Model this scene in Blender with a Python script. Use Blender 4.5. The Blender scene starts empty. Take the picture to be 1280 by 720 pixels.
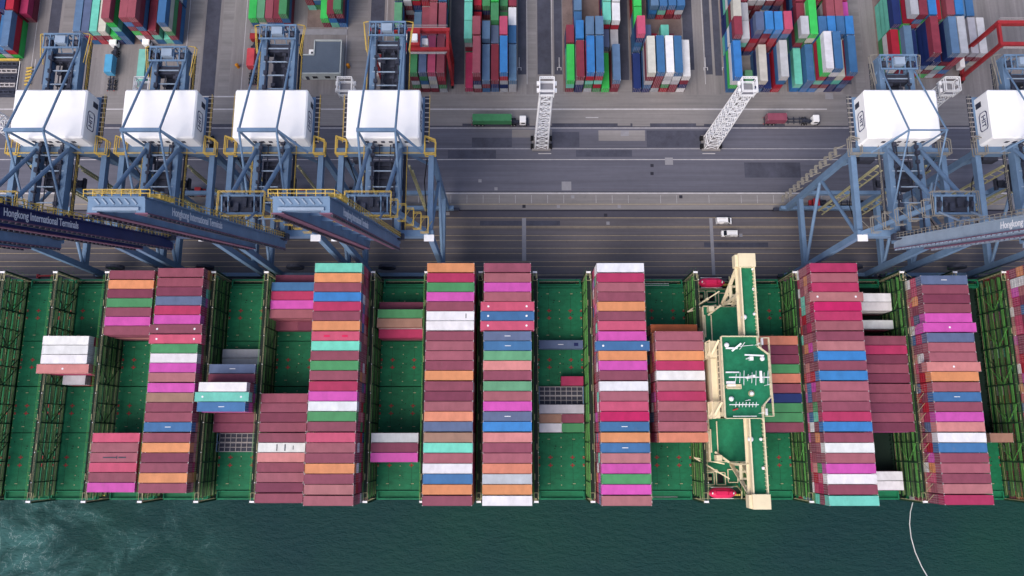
import bpy, math, random
from mathutils import Vector, Matrix
random.seed(7)
SC = bpy.context.scene
COL = SC.collection
PI = math.pi
# ------------------------------------------------------------------ camera
H = 228.0; TILT = math.atan(0.2); F = 960.0
CT, ST = math.cos(TILT), math.sin(TILT)
cam = bpy.data.cameras.new('camera'); camo = bpy.data.objects.new('camera', cam); COL.objects.link(camo)
camo.location = (0, 0, H); camo.rotation_euler = (TILT, 0, 0)
cam.sensor_width = 36; cam.lens = F / 1280 * 36; cam.clip_start = 1; cam.clip_end = 6000
SC.camera = camo

def at(px, py, z=0.0):
    u = (px - 640) / F; v = (360 - py) / F
    s = (H - z) / (CT - v * ST)
    return Vector((u * s, (ST + v * CT) * s, z))

def proj(p):
    x, y, z = p[0], p[1], p[2] - H
    fw = y * ST - z * CT; up = y * CT + z * ST
    return 640 + F * x / fw, 360 - F * up / fw

# ------------------------------------------------------------------ colours
def lin(c):
    c = c / 255.0
    return c / 12.92 if c <= 0.04045 else ((c + 0.055) / 1.055) ** 2.4
def alb(rgb, k=0.80):
    return tuple(lin(c) * k for c in rgb)
def calb(rgb):
    k = 0.68 + 0.06 * min(rgb) / 255.0
    return tuple(lin(c) * k for c in rgb)

def nodes(name):
    m = bpy.data.materials.new(name); m.use_nodes = True
    nt = m.node_tree; return m, nt, nt.nodes['Principled BSDF']

def mat(name, rgb, rough=0.6, var=0.25, scale=0.6, metal=0.0, k=0.80, stretch=(1, 1, 1), fine=0.0, emit=None, bump=0.0, streak=None):
    """painted / weathered surface: large and fine noise vary the base colour"""
    m, nt, b = nodes(name)
    col = alb(rgb, k)
    tc = nt.nodes.new('ShaderNodeTexCoord'); mp = nt.nodes.new('ShaderNodeMapping'); mp.inputs['Scale'].default_value = stretch
    nt.links.new(tc.outputs['Object'], mp.inputs['Vector'])
    n1 = nt.nodes.new('ShaderNodeTexNoise'); n1.inputs['Scale'].default_value = scale; n1.inputs['Detail'].default_value = 8; n1.inputs['Roughness'].default_value = 0.65
    nt.links.new(mp.outputs['Vector'], n1.inputs['Vector'])
    r = nt.nodes.new('ShaderNodeValToRGB')
    r.color_ramp.elements[0].position = 0.28; r.color_ramp.elements[1].position = 0.72
    r.color_ramp.elements[0].color = tuple(c * (1 - var) for c in col) + (1,)
    r.color_ramp.elements[1].color = tuple(min(0.95, c * (1 + var * 0.8)) for c in col) + (1,)
    nt.links.new(n1.outputs['Fac'], r.inputs['Fac'])
    out = r.outputs['Color']
    if fine > 0:
        n2 = nt.nodes.new('ShaderNodeTexNoise'); n2.inputs['Scale'].default_value = scale * 14; n2.inputs['Detail'].default_value = 4
        nt.links.new(tc.outputs['Object'], n2.inputs['Vector'])
        mr = nt.nodes.new('ShaderNodeMapRange'); mr.inputs[3].default_value = 1 - fine; mr.inputs[4].default_value = 1 + fine
        nt.links.new(n2.outputs['Fac'], mr.inputs[0])
        mx = nt.nodes.new('ShaderNodeVectorMath'); mx.operation = 'SCALE'
        nt.links.new(out, mx.inputs[0]); nt.links.new(mr.outputs[0], mx.inputs['Scale']); out = mx.outputs[0]
    if streak:
        for scl, rot, sc_, lo_, hi_, p0, p1 in ((streak, 0, 1.0, 0.78, 1.15, 0.3, 0.7), ((0.3, 0.4, 1), 0.3, 1.0, 1.0, 0.72, 0.64, 0.74), (tuple(v * 3.1 for v in streak), 0, 1.0, 0.92, 1.06, 0.3, 0.7)):
            m2 = nt.nodes.new('ShaderNodeMapping'); m2.inputs['Scale'].default_value = scl; m2.inputs['Rotation'].default_value = (0, 0, rot)
            nt.links.new(tc.outputs['Object'], m2.inputs['Vector'])
            n3 = nt.nodes.new('ShaderNodeTexNoise'); n3.inputs['Scale'].default_value = sc_; n3.inputs['Detail'].default_value = 6; n3.inputs['Roughness'].default_value = 0.7
            nt.links.new(m2.outputs['Vector'], n3.inputs['Vector'])
            q = nt.nodes.new('ShaderNodeMapRange'); q.inputs[1].default_value = p0; q.inputs[2].default_value = p1; q.inputs[3].default_value = lo_; q.inputs[4].default_value = hi_
            nt.links.new(n3.outputs['Fac'], q.inputs[0])
            x_ = nt.nodes.new('ShaderNodeVectorMath'); x_.operation = 'SCALE'; nt.links.new(out, x_.inputs[0]); nt.links.new(q.outputs[0], x_.inputs['Scale']); out = x_.outputs[0]
    nt.links.new(out, b.inputs['Base Color'])
    b.inputs['Roughness'].default_value = rough; b.inputs['Metallic'].default_value = metal; b.inputs['Specular IOR Level'].default_value = 0.5 if rough < 0.2 else 0.2
    if bump > 0:
        bp = nt.nodes.new('ShaderNodeBump'); bp.inputs['Strength'].default_value = bump; bp.inputs['Distance'].default_value = 0.2
        nt.links.new(n1.outputs['Fac'], bp.inputs['Height']); nt.links.new(bp.outputs['Normal'], b.inputs['Normal'])
    return m

def container_paint(name, mixed):
    m, nt, b = nodes(name)
    if mixed:
        src = nt.nodes.new('ShaderNodeAttribute'); src.attribute_name = 'tint'; base = src.outputs['Color']
    else:
        src = nt.nodes.new('ShaderNodeObjectInfo'); base = src.outputs['Color']
    tc = nt.nodes.new('ShaderNodeTexCoord')
    geo = nt.nodes.new('ShaderNodeNewGeometry')
    # cross ribs of the roof sheet and streaks: long in y (across), short along the box
    mp = nt.nodes.new('ShaderNodeMapping'); mp.inputs['Scale'].default_value = (0.5, 0.3, 0.3)
    nt.links.new(tc.outputs['Object'], mp.inputs['Vector'])
    add = nt.nodes.new('ShaderNodeVectorMath'); add.operation = 'ADD'
    nt.links.new(mp.outputs['Vector'], add.inputs[0])
    if not mixed:
        sc = nt.nodes.new('ShaderNodeVectorMath'); sc.operation = 'SCALE'; sc.inputs[0].default_value = (37, 91, 53)
        nt.links.new(src.outputs['Random'], sc.inputs['Scale']); nt.links.new(sc.outputs[0], add.inputs[1])
    n1 = nt.nodes.new('ShaderNodeTexNoise'); n1.inputs['Scale'].default_value = 1.0; n1.inputs['Detail'].default_value = 6; n1.inputs['Roughness'].default_value = 0.6
    nt.links.new(add.outputs[0], n1.inputs['Vector'])
    mr = nt.nodes.new('ShaderNodeMapRange'); mr.inputs[1].default_value = 0.3; mr.inputs[2].default_value = 0.7; mr.inputs[3].default_value = 0.84; mr.inputs[4].default_value = 1.09
    nt.links.new(n1.outputs['Fac'], mr.inputs[0])
    mx = nt.nodes.new('ShaderNodeVectorMath'); mx.operation = 'SCALE'
    nt.links.new(base, mx.inputs[0]); nt.links.new(mr.outputs[0], mx.inputs['Scale'])
    # patches of grime / scraped paint
    n2 = nt.nodes.new('ShaderNodeTexNoise'); n2.inputs['Scale'].default_value = 0.9; n2.inputs['Detail'].default_value = 9; n2.inputs['Roughness'].default_value = 0.75
    off = nt.nodes.new('ShaderNodeVectorMath'); off.operation = 'ADD'; off.inputs[1].default_value = (13, 7, 3)
    nt.links.new(add.outputs[0], off.inputs[0]); nt.links.new(off.outputs[0], n2.inputs['Vector'])
    r2 = nt.nodes.new('ShaderNodeValToRGB'); r2.color_ramp.elements[0].position = 0.62; r2.color_ramp.elements[1].position = 0.80
    r2.color_ramp.elements[0].color = (0, 0, 0, 1); r2.color_ramp.elements[1].color = (0.42, 0.42, 0.42, 1)
    nt.links.new(n2.outputs['Fac'], r2.inputs['Fac'])
    mix = nt.nodes.new('ShaderNodeMixRGB'); mix.inputs['Color2'].default_value = (0.24, 0.17, 0.16, 1)
    nt.links.new(r2.outputs['Color'], mix.inputs['Fac']); nt.links.new(mx.outputs[0], mix.inputs['Color1'])
    nt.links.new(mix.outputs['Color'], b.inputs['Base Color'])
    b.inputs['Roughness'].default_value = 0.6; b.inputs['Specular IOR Level'].default_value = 0.25
    return m

M = {}
M['box'] = container_paint('container_paint', False)
M['boxmix'] = container_paint('container_paint_mixed', True)
M['casting'] = mat('casting_steel', (185, 180, 182), 0.5, 0.3, 3)
M['bar'] = mat('locking_bar_steel', (190, 175, 178), 0.5, 0.3, 2)
M['blue'] = mat('crane_blue_paint', (112, 140, 172), 0.5, 0.2, 0.25, fine=0.08)
M['pale'] = mat('crane_pale_paint', (156, 174, 196), 0.5, 0.15, 0.25, fine=0.06)
M['navy'] = mat('crane_navy_paint', (34, 46, 100), 0.45, 0.25, 0.25)
M['steel'] = mat('dark_machinery_steel', (62, 66, 82), 0.55, 0.4, 0.8, fine=0.2)
M['white'] = mat('white_sheet_metal', (252, 252, 254), 0.55, 0.04, 0.2, k=0.88)
M['whitep'] = mat('white_tower_paint', (242, 243, 248), 0.5, 0.08, 0.6, k=0.86)
M['letter'] = mat('white_lettering', (240, 242, 250), 0.5, 0.03, 1)
M['yellow'] = mat('yellow_handrail_paint', (214, 182, 92), 0.5, 0.25, 1)
M['red'] = mat('red_machine_paint', (172, 54, 60), 0.45, 0.25, 0.6)
M['flange'] = mat('reddish_boom_flange', (120, 86, 110), 0.6, 0.25, 0.4)
M['green'] = mat('ship_green_deck', (34, 126, 90), 0.6, 0.30, 0.12, fine=0.14, streak=(0.4, 0.4, 1))
M['hatch'] = mat('hatch_cover_green', (30, 122, 84), 0.6, 0.34, 0.10, fine=0.16, streak=(0.25, 0.9, 1))
M['dkgreen'] = mat('lashing_bridge_green', (34, 66, 48), 0.6, 0.35, 0.5, fine=0.2)
M['ltgreen'] = mat('lashing_rail_green', (96, 168, 84), 0.55, 0.35, 0.8)  # rail paint; also colours the west braces as if sunlit
M['tan'] = mat('lashing_rod_steel', (176, 172, 136), 0.55, 0.3, 1.2)
M['olive'] = mat('olive_platform_plate', (76, 98, 66), 0.6, 0.45, 0.2)
M['hull'] = mat('hull_paint', (30, 70, 58), 0.5, 0.2, 0.05)
M['reddot'] = mat('faded_red_marking', (150, 52, 54), 0.6, 0.35, 2)
M['beige'] = mat('ship_beige_paint', (240, 226, 192), 0.55, 0.10, 0.3)
M['boat'] = mat('lifeboat_red', (222, 44, 96), 0.35, 0.12, 0.6)
M['grating'] = mat('dark_grating', (34, 44, 40), 0.7, 0.4, 1.5)
M['deepdeck'] = mat('deep_deck_green', (24, 44, 38), 0.7, 0.3, 0.2)
M['black'] = mat('black_rubber', (30, 30, 34), 0.8, 0.2, 2)
M['glass'] = mat('dark_window_glass', (28, 34, 44), 0.12, 0.1, 1)
M['roofgrey'] = mat('grey_flat_roof', (96, 108, 124), 0.7, 0.12, 0.2, fine=0.08)
M['parapet'] = mat('pale_parapet', (196, 204, 204), 0.7, 0.12, 0.5)
M['drab'] = mat('drab_grey_rail', (150, 146, 138), 0.55, 0.25, 1)
M['orange'] = mat('orange_marker', (214, 140, 40), 0.5, 0.2, 2)
M['rope'] = mat('white_rope', (215, 220, 222), 0.7, 0.1, 2)
M['asphalt'] = mat('asphalt', (84, 83, 95), 0.85, 0.22, 0.035, fine=0.10, stretch=(0.25, 1, 1), k=0.8)
M['apron'] = mat('quay_apron_asphalt', (109, 105, 111), 0.85, 0.20, 0.05, fine=0.10, stretch=(0.2, 1.6, 1), streak=(0.012, 0.55, 1))
M['bluasphalt'] = mat('blue_grey_asphalt', (104, 105, 119), 0.85, 0.20, 0.04, fine=0.08, stretch=(0.25, 1.2, 1), streak=(0.012, 0.55, 1))
M['concrete'] = mat('worn_concrete', (142, 139, 141), 0.85, 0.20, 0.06, fine=0.08, stretch=(0.3, 1, 1), streak=(0.012, 0.55, 1))
M['yardcon'] = mat('yard_concrete', (142, 138, 140), 0.85, 0.22, 0.10, fine=0.10, stretch=(1.4, 0.25, 1), streak=(0.55, 0.012, 1))
M['patch'] = mat('dark_asphalt_patch', (80, 82, 97), 0.85, 0.22, 0.1, fine=0.1, stretch=(1.2, 0.5, 1), streak=(0.2, 0.2, 1))
M['brown'] = mat('brown_stained_concrete', (128, 112, 110), 0.9, 0.3, 0.2, fine=0.15)
M['linew'] = mat('worn_white_line', (200, 198, 204), 0.8, 0.22, 0.8)
M['liney'] = mat('worn_yellow_line', (176, 160, 132), 0.8, 0.25, 0.8)
M['pale2'] = mat('pale_cover_slab', (150, 150, 158), 0.8, 0.12, 0.6)
M['rail'] = mat('rail_slot', (48, 48, 60), 0.6, 0.2, 1)

# ------------------------------------------------------------------ mesh builder
class MB:
    def __init__(s): s.v = []; s.f = []; s.m = []; s.cur = 0; s.tint = None; s.tints = []
    def _add(s, vs, fs):
        n = len(s.v); s.v += [tuple(p) for p in vs]
        for q in fs:
            s.f.append(tuple(i + n for i in q)); s.m.append(s.cur)
            if s.tint is not None: s.tints.append(s.tint)
    def mi(s, i): s.cur = i; return s
    def box(s, x0, x1, y0, y1, z0, z1):
        vs = [(x, y, z) for z in (z0, z1) for y in (y0, y1) for x in (x0, x1)]
        s._add(vs, [(0, 2, 3, 1), (4, 5, 7, 6), (0, 1, 5, 4), (2, 6, 7, 3), (0, 4, 6, 2), (1, 3, 7, 5)]); return s
    def cbox(s, x0, x1, y0, y1, z0, z1, c=0.3):
        """box with chamfered top and upright edges"""
        def ring(a, z): return [(x0 + a, y0 + c, z), (x0 + c, y0 + a, z), (x1 - c, y0 + a, z), (x1 - a, y0 + c, z), (x1 - a, y1 - c, z), (x1 - c, y1 - a, z), (x0 + c, y1 - a, z), (x0 + a, y1 - c, z)]
        def ring2(z): return [(x0 + c, y0 + 2 * c, z), (x0 + 2 * c, y0 + c, z), (x1 - 2 * c, y0 + c, z), (x1 - c, y0 + 2 * c, z), (x1 - c, y1 - 2 * c, z), (x1 - 2 * c, y1 - c, z), (x0 + 2 * c, y1 - c, z), (x0 + c, y1 - 2 * c, z)]
        vs = ring(0, z0) + ring(0, z1 - c) + ring2(z1)
        fs = [tuple(range(7, -1, -1)), tuple(range(16, 24))]
        for k in range(2):
            for i in range(8): j = (i + 1) % 8; fs.append((k * 8 + i, k * 8 + j, k * 8 + 8 + j, k * 8 + 8 + i))
        s._add(vs, fs); return s
    def bar(s, p, q, w, h=None, up=(0, 0, 1)):
        h = h or w; p = Vector(p); q = Vector(q); d = (q - p)
        if d.length < 1e-6: return s
        d.normalize(); u = Vector(up)
        a = d.cross(u)
        if a.length < 1e-3: a = d.cross(Vector((1, 0, 0)))
        a.normalize(); b = a.cross(d); a *= w / 2; b *= h / 2
        vs = [p - a - b, p + a - b, p + a + b, p - a + b, q - a - b, q + a - b, q + a + b, q - a + b]
        s._add(vs, [(0, 1, 2, 3), (4, 7, 6, 5), (0, 4, 5, 1), (1, 5, 6, 2), (2, 6, 7, 3), (3, 7, 4, 0)]); return s
    def tube(s, p, q, r, n=8, r2=None):
        r2 = r if r2 is None else r2
        p = Vector(p); q = Vector(q); d = (q - p).normalized()
        a = d.cross(Vector((0, 0, 1)))
        if a.length < 1e-3: a = Vector((1, 0, 0))
        a.normalize(); b = d.cross(a)
        vs = []
        for c, rr in ((p, r), (q, r2)):
            for i in range(n):
                t = 2 * PI * i / n; vs.append(c + a * math.cos(t) * rr + b * math.sin(t) * rr)
        fs = [(i, (i + 1) % n, n + (i + 1) % n, n + i) for i in range(n)] + [tuple(range(n - 1, -1, -1)), tuple(range(n, 2 * n))]
        s._add(vs, fs); return s
    def poly(s, pts, z0, z1):
        n = len(pts)
        vs = [(x, y, z0) for x, y in pts] + [(x, y, z1) for x, y in pts]
        s._add(vs, [tuple(range(n - 1, -1, -1)), tuple(range(n, 2 * n))] + [(i, (i + 1) % n, n + (i + 1) % n, n + i) for i in range(n)]); return s
    def dome(s, c, r, n=10, k=5, sq=1.0):
        vs = []; fs = []
        for j in range(k + 1):
            t = -PI / 2 + PI * j / k
            for i in range(n):
                a = 2 * PI * i / n; vs.append((c[0] + r * math.cos(t) * math.cos(a), c[1] + r * math.cos(t) * math.sin(a), c[2] + r * math.sin(t) * sq))
        for j in range(k):
            for i in range(n): fs.append((j * n + i, j * n + (i + 1) % n, (j + 1) * n + (i + 1) % n, (j + 1) * n + i))
        s._add(vs, fs); return s
    def quad(s, x0, x1, y0, y1, z):
        s._add([(x0, y0, z), (x1, y0, z), (x1, y1, z), (x0, y1, z)], [(0, 1, 2, 3)]); return s
    def mesh(s, name, mats):
        me = bpy.data.meshes.new(name); me.from_pydata(s.v, [], s.f)
        for m in (mats if isinstance(mats, (list, tuple)) else [mats]): me.materials.append(m)
        me.polygons.foreach_set('material_index', s.m)
        if s.tints:
            at_ = me.color_attributes.new('tint', 'FLOAT_COLOR', 'CORNER')
            data = []
            for p, t in zip(me.polygons, s.tints): data += list(t + (1.0,)) * p.loop_total
            at_.data.foreach_set('color', data)
        me.update(); return me
    def build(s, name, mats, parent=None, loc=(0, 0, 0)):
        o = bpy.data.objects.new(name, s.mesh(name, mats)); COL.objects.link(o); o.location = loc
        if parent is not None: o.parent = parent
        return o

def tag(o, label=None, cat=None, group=None, kind=None):
    if label: o['label'] = label
    if cat: o['category'] = cat
    if group: o['group'] = group
    if kind: o['kind'] = kind
    return o
def empty(name, loc=(0, 0, 0)):
    o = bpy.data.objects.new(name, None); COL.objects.link(o); o.location = loc; return o
def dup(o, parent):
    c = o.copy(); COL.objects.link(c); c.parent = parent; return c

# ------------------------------------------------------------------ setting
QE = 46.8                                    # quay edge
# water
def water_mat():
    m, nt, b = nodes('harbour_water')
    tc = nt.nodes.new('ShaderNodeTexCoord')
    n1 = nt.nodes.new('ShaderNodeTexNoise'); n1.inputs['Scale'].default_value = 0.02; n1.inputs['Detail'].default_value = 5
    nt.links.new(tc.outputs['Object'], n1.inputs['Vector'])
    r = nt.nodes.new('ShaderNodeValToRGB'); r.color_ramp.elements[0].position = 0.35; r.color_ramp.elements[1].position = 0.7
    r.color_ramp.elements[0].color = (0.008, 0.034, 0.040, 1); r.color_ramp.elements[1].color = (0.009, 0.046, 0.038, 1)
    nt.links.new(n1.outputs['Fac'], r.inputs['Fac'])
    # churned, milky water with foam streaks off the ship's left end
    sep = nt.nodes.new('ShaderNodeSeparateXYZ'); nt.links.new(tc.outputs['Object'], sep.inputs[0])
    d = nt.nodes.new('ShaderNodeVectorMath'); d.operation = 'DISTANCE'; d.inputs[1].default_value = (-155, -36, 0)
    nt.links.new(tc.outputs['Object'], d.inputs[0])
    fall = nt.nodes.new('ShaderNodeMapRange'); fall.inputs[1].default_value = 2; fall.inputs[2].default_value = 82; fall.inputs[3].default_value = 1; fall.inputs[4].default_value = 0
    nt.links.new(d.outputs['Value'], fall.inputs[0])
    n2 = nt.nodes.new('ShaderNodeTexNoise'); n2.inputs['Scale'].default_value = 0.055; n2.inputs['Detail'].default_value = 10; n2.inputs['Roughness'].default_value = 0.6; n2.inputs['Distortion'].default_value = 1.6
    nt.links.new(tc.outputs['Object'], n2.inputs['Vector'])
    r2 = nt.nodes.new('ShaderNodeValToRGB'); r2.color_ramp.elements[0].position = 0.44; r2.color_ramp.elements[1].position = 0.70
    nt.links.new(n2.outputs['Fac'], r2.inputs['Fac'])
    mu = nt.nodes.new('ShaderNodeMath'); mu.operation = 'MULTIPLY'; nt.links.new(fall.outputs[0], mu.inputs[0]); nt.links.new(r2.outputs['Color'], mu.inputs[1])
    mix = nt.nodes.new('ShaderNodeMixRGB'); mix.inputs['Color2'].default_value = (0.06, 0.17, 0.17, 1)
    nt.links.new(mu.outputs[0], mix.inputs['Fac']); nt.links.new(r.outputs['Color'], mix.inputs['Color1'])
    # foam: ridged thin filaments
    n3 = nt.nodes.new('ShaderNodeTexNoise'); n3.inputs['Scale'].default_value = 0.10; n3.inputs['Detail'].default_value = 7; n3.inputs['Roughness'].default_value = 0.62; n3.inputs['Distortion'].default_value = 2.2
    nt.links.new(tc.outputs['Object'], n3.inputs['Vector'])
    s1 = nt.nodes.new('ShaderNodeMath'); s1.operation = 'SUBTRACT'; s1.inputs[1].default_value = 0.5; nt.links.new(n3.outputs['Fac'], s1.inputs[0])
    ab = nt.nodes.new('ShaderNodeMath'); ab.operation = 'ABSOLUTE'; nt.links.new(s1.outputs[0], ab.inputs[0])
    rg = nt.nodes.new('ShaderNodeMapRange'); rg.inputs[1].default_value = 0.0; rg.inputs[2].default_value = 0.011; rg.inputs[3].default_value = 1; rg.inputs[4].default_value = 0
    nt.links.new(ab.outputs[0], rg.inputs[0])
    f2 = nt.nodes.new('ShaderNodeMath'); f2.operation = 'MULTIPLY'; nt.links.new(rg.outputs[0], f2.inputs[0]); nt.links.new(mu.outputs[0], f2.inputs[1])
    f3 = nt.nodes.new('ShaderNodeMath'); f3.operation = 'MULTIPLY'; f3.inputs[1].default_value = 0.9; nt.links.new(f2.outputs[0], f3.inputs[0])
    mix2 = nt.nodes.new('ShaderNodeMixRGB'); mix2.inputs['Color2'].default_value = (0.42, 0.52, 0.52, 1)
    nt.links.new(f3.outputs[0], mix2.inputs['Fac']); nt.links.new(mix.outputs['Color'], mix2.inputs['Color1'])
    nt.links.new(mix2.outputs['Color'], b.inputs['Base Color'])
    b.inputs['Roughness'].default_value = 0.25; b.inputs['IOR'].default_value = 1.33; b.inputs['Specular IOR Level'].default_value = 0.16
    # ripples
    mp = nt.nodes.new('ShaderNodeMapping'); mp.inputs['Rotation'].default_value = (0, 0, 0.45); mp.inputs['Scale'].default_value = (0.7, 1.5, 1)
    nt.links.new(tc.outputs['Object'], mp.inputs['Vector'])
    w = nt.nodes.new('ShaderNodeTexNoise'); w.inputs['Scale'].default_value = 0.45; w.inputs['Detail'].default_value = 9; w.inputs['Roughness'].default_value = 0.72
    nt.links.new(mp.outputs['Vector'], w.inputs['Vector'])
    bp = nt.nodes.new('ShaderNodeBump'); bp.inputs['Strength'].default_value = 0.6; bp.inputs['Distance'].default_value = 1.2
    nt.links.new(w.outputs['Fac'], bp.inputs['Height']); nt.links.new(bp.outputs['Normal'], b.inputs['Normal'])
    return m
tag(MB().quad(-2500, 2500, -2500, QE + 1, -3.2).build('water', water_mat()), kind='structure')
g = MB().quad(-2500, 2500, QE, 2500, 0)
g._add([(-2500, QE, -9), (2500, QE, -9), (2500, QE, 0), (-2500, QE, 0)], [(0, 1, 2, 3)])
tag(g.build('ground', M['asphalt']), kind='structure')
def gy(py, z=0): return at(640, py, z).y
def sheet(name, m, rects, z=0.004):
    b = MB()
    for x0, x1, y0, y1 in rects: b.quad(x0, x1, min(y0, y1), max(y0, y1), z)
    return tag(b.build(name, m), kind='structure')
sheet('quay_apron', M['apron'], [(-600, 600, QE + 0.02, gy(272.5))])
sheet('crane_rail_pavement', M['concrete'], [(-600, 600, gy(262), gy(242)), (-600, 600, gy(157), gy(118))])
sheet('quay_road', M['bluasphalt'], [(-600, 600, gy(241), gy(160))])
# yard: concrete lanes and brown slot ground
sheet('yard_pavement', M['yardcon'], [(-600, 600, gy(118), 420)], 0.004)
BL = [(-139.0, 29), (-84.6, 13.6), (-66.6, 13.2), (-37.2, 17), (-15.1, 16.8), (16.4, 17.2), (37.9, 17.2), (67.8, 17.4), (87.8, 17.4), (117.8, 19)]
sheet('yard_slot_pavement', M['brown'], [(x, x + w, 109.5 if i not in (0, 1, 2, 9) else (126, 132, 132, 114)[(0, 1, 2, 9).index(i)], 400) for i, (x, w) in enumerate(BL)], 0.008)
sheet('yard_lane_asphalt', M['patch'], [(a, b, y, 300) for a, b, y in (
    (-19.8, -15.3, 112), (1.9, 4.6, 115.4), (8.2, 12.6, 115.4), (13.6, 16.2, 115.4), (33.9, 37.6, 112), (55.4, 58.6, 117), (65.2, 67.4, 115), (-99.6, -95.0, 101), (-46.0, -41.5, 118),
    (85.4, 87.6, 112), (-150.5, -147, 112), (62.2, 64.4, 115.4), (106.4, 108.6, 112))], 0.008)
sheet('yard_lane_wear', M['concrete'], [(a, b, y, 300) for a, b, y in ((-53, -47, 101), (-104.5, -100.5, 104), (4.8, 7.8, 112), (-94, -90.5, 104), (-146, -141.5, 104), (110, 113, 108))], 0.012)
dk = [(at(a, y0).x, at(b, y0).x, gy(y0), gy(y1)) for a, b, y0, y1 in ((578, 662, 154.5, 157.5), (690, 772, 154.2, 158.8), (788, 870, 154.2, 158.8), (880, 981, 155, 158.6), (0, 330, 155, 158))]
dk += [(at(a, y0).x, at(b, y0).x, gy(y0), gy(y1)) for a, b, y0, y1 in ((690, 724, 165, 184), (808, 884, 163, 184), (590, 640, 172, 184), (560, 620, 187.5, 198), (720, 790, 187.5, 196), (930, 1000, 203, 222), (600, 700, 276, 282), (880, 960, 303, 309))]
sheet('asphalt_patches', M['patch'], dk, 0.010)
sheet('worn_road_areas', M['concrete'], [(at(a, y0).x, at(b, y0).x, gy(y0), gy(y1)) for a, b, y0, y1 in ((640, 690, 162, 172), (748, 806, 163, 176), (790, 812, 140, 158), (560, 590, 120, 134), (772, 800, 100, 118), (925, 938, 60, 118), (340, 440, 140, 153), (700, 735, 120, 133))], 0.014)
# markings
wl = []; yl = []
def hl(lst, py, w, x0=-600, x1=600): y = gy(py); lst.append((x0, x1, y - w / 2, y + w / 2))
hl(wl, 241.5, 0.42); hl(wl, 199.5, 0.22); hl(wl, 186, 0.16); hl(wl, 160, 0.26)
for a, b in ((-600, -50), (-36, 8), (11, 100)): hl(wl, 136.5, 0.4, a, b)
for py in (255.3, 272.3): hl(yl, py, 0.2)
for py in (283, 284.8, 294.5, 300.5, 310.3, 316.8, 327, 333.2, 343.6): hl(yl, py, 0.16)
for x in range(-44, 110, 5):                       # faint bay ticks behind the landside rail
    if random.random() < 0.8: wl.append((x * 1.0, x + 0.09, gy(254), gy(244)))
for px, py in ((681, 192), (886, 192)): p = at(px, py); wl.append((p.x - 2, p.x + 2, p.y - 0.12, p.y + 0.12))
p = at(740, 147); wl.append((p.x - 2, p.x + 2, p.y - 0.12, p.y + 0.12))
for px in (649, 699, 882, 905, 43, 60, 1021): # turning-fork arrows at the lane ends
    p = at(px, 84 if px > 600 else 86); wl += [(p.x - 0.1, p.x + 0.1, p.y, p.y + 3.4), (p.x - 0.7, p.x + 0.7, p.y - 0.2, p.y), (p.x - 0.7, p.x - 0.5, p.y - 1.1, p.y - 0.2), (p.x + 0.5, p.x + 0.7, p.y - 1.1, p.y - 0.2)]
for x, y0 in ((-154.5, 104.5), (-140.2, 104.5), (-105.2, 104.5), (-86.6, 104.5), (4.75, 112), (12.8, 112), (61.8, 112), (-40.8, 108), (-53.6, 108)):
    wl.append((x, x + 0.16, y0, 300))
for a, b in ((-152, -141), (-104, -88)): wl.append((a, b, 107.6, 108.0))
sheet('road_markings', M['linew'], wl, 0.016)
sheet('lane_line_markings', M['liney'], yl, 0.016)
sheet('pavement_slabs', M['pale2'], [(at(a, y0).x, at(b, y0).x, gy(y0), gy(y1)) for a, b, y0, y1 in ((702, 714, 227, 238), (831, 841, 197, 206), (652.5, 657.5, 272.6, 326), (886.5, 890.5, 272.6, 344), (1031, 1041, 116, 124), (776, 786, 163, 170), (556, 562, 265, 269))], 0.024)
sheet('rail_slot', M['rail'], [(-600, 600, 69.8, 70.25), (-600, 600, 48.8, 49.15), (-600, 600, gy(239.6), gy(240.6))], 0.020)
# quay edge coping and fender line
b = MB(); b.box(-500, 500, QE - 0.25, QE + 0.55, -1.2, 0.22); tag(b.build('quay_coping', M['concrete']), kind='structure')

# ------------------------------------------------------------------ containers
PAL = {'m': ((152, 82, 103), 'maroon'), 'l': ((172, 102, 117), 'faded maroon'), 'd': ((134, 66, 92), 'dark plum'), 'c': ((190, 60, 106), 'crimson'),
       'C': ((205, 38, 108), 'vivid crimson'), 'r': ((210, 92, 126), 'rose'), 't': ((186, 122, 128), 'dusty pink'), 'p': ((220, 146, 146), 'salmon'),
       'o': ((234, 158, 112), 'orange'), 'O': ((228, 146, 120), 'salmon orange'), 'x': ((214, 118, 72), 'burnt orange'), 'g': ((82, 158, 106), 'green'),
       'G': ((108, 172, 132), 'pale green'), 'a': ((124, 222, 202), 'aqua'), 'b': ((72, 122, 176), 'blue'), 'B': ((66, 140, 214), 'bright blue'),
       's': ((102, 118, 156), 'slate blue'), 'n': ((40, 60, 122), 'navy'), 'w': ((240, 241, 247), 'white'), 'y': ((198, 201, 211), 'light grey'),
       'e': ((216, 214, 204), 'cream'), 'v': ((216, 92, 188), 'magenta'), 'q': ((172, 134, 118), 'tan'), 'k': ((70, 214, 104), 'vivid green'), 'R': ((192, 44, 66), 'red'), 'M': ((148, 62, 80), 'maroon'), 'L': ((166, 88, 102), 'faded maroon'), 'S': ((104, 138, 176), 'greyish blue')}
TIER = 2.9
CW = 2.44
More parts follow.
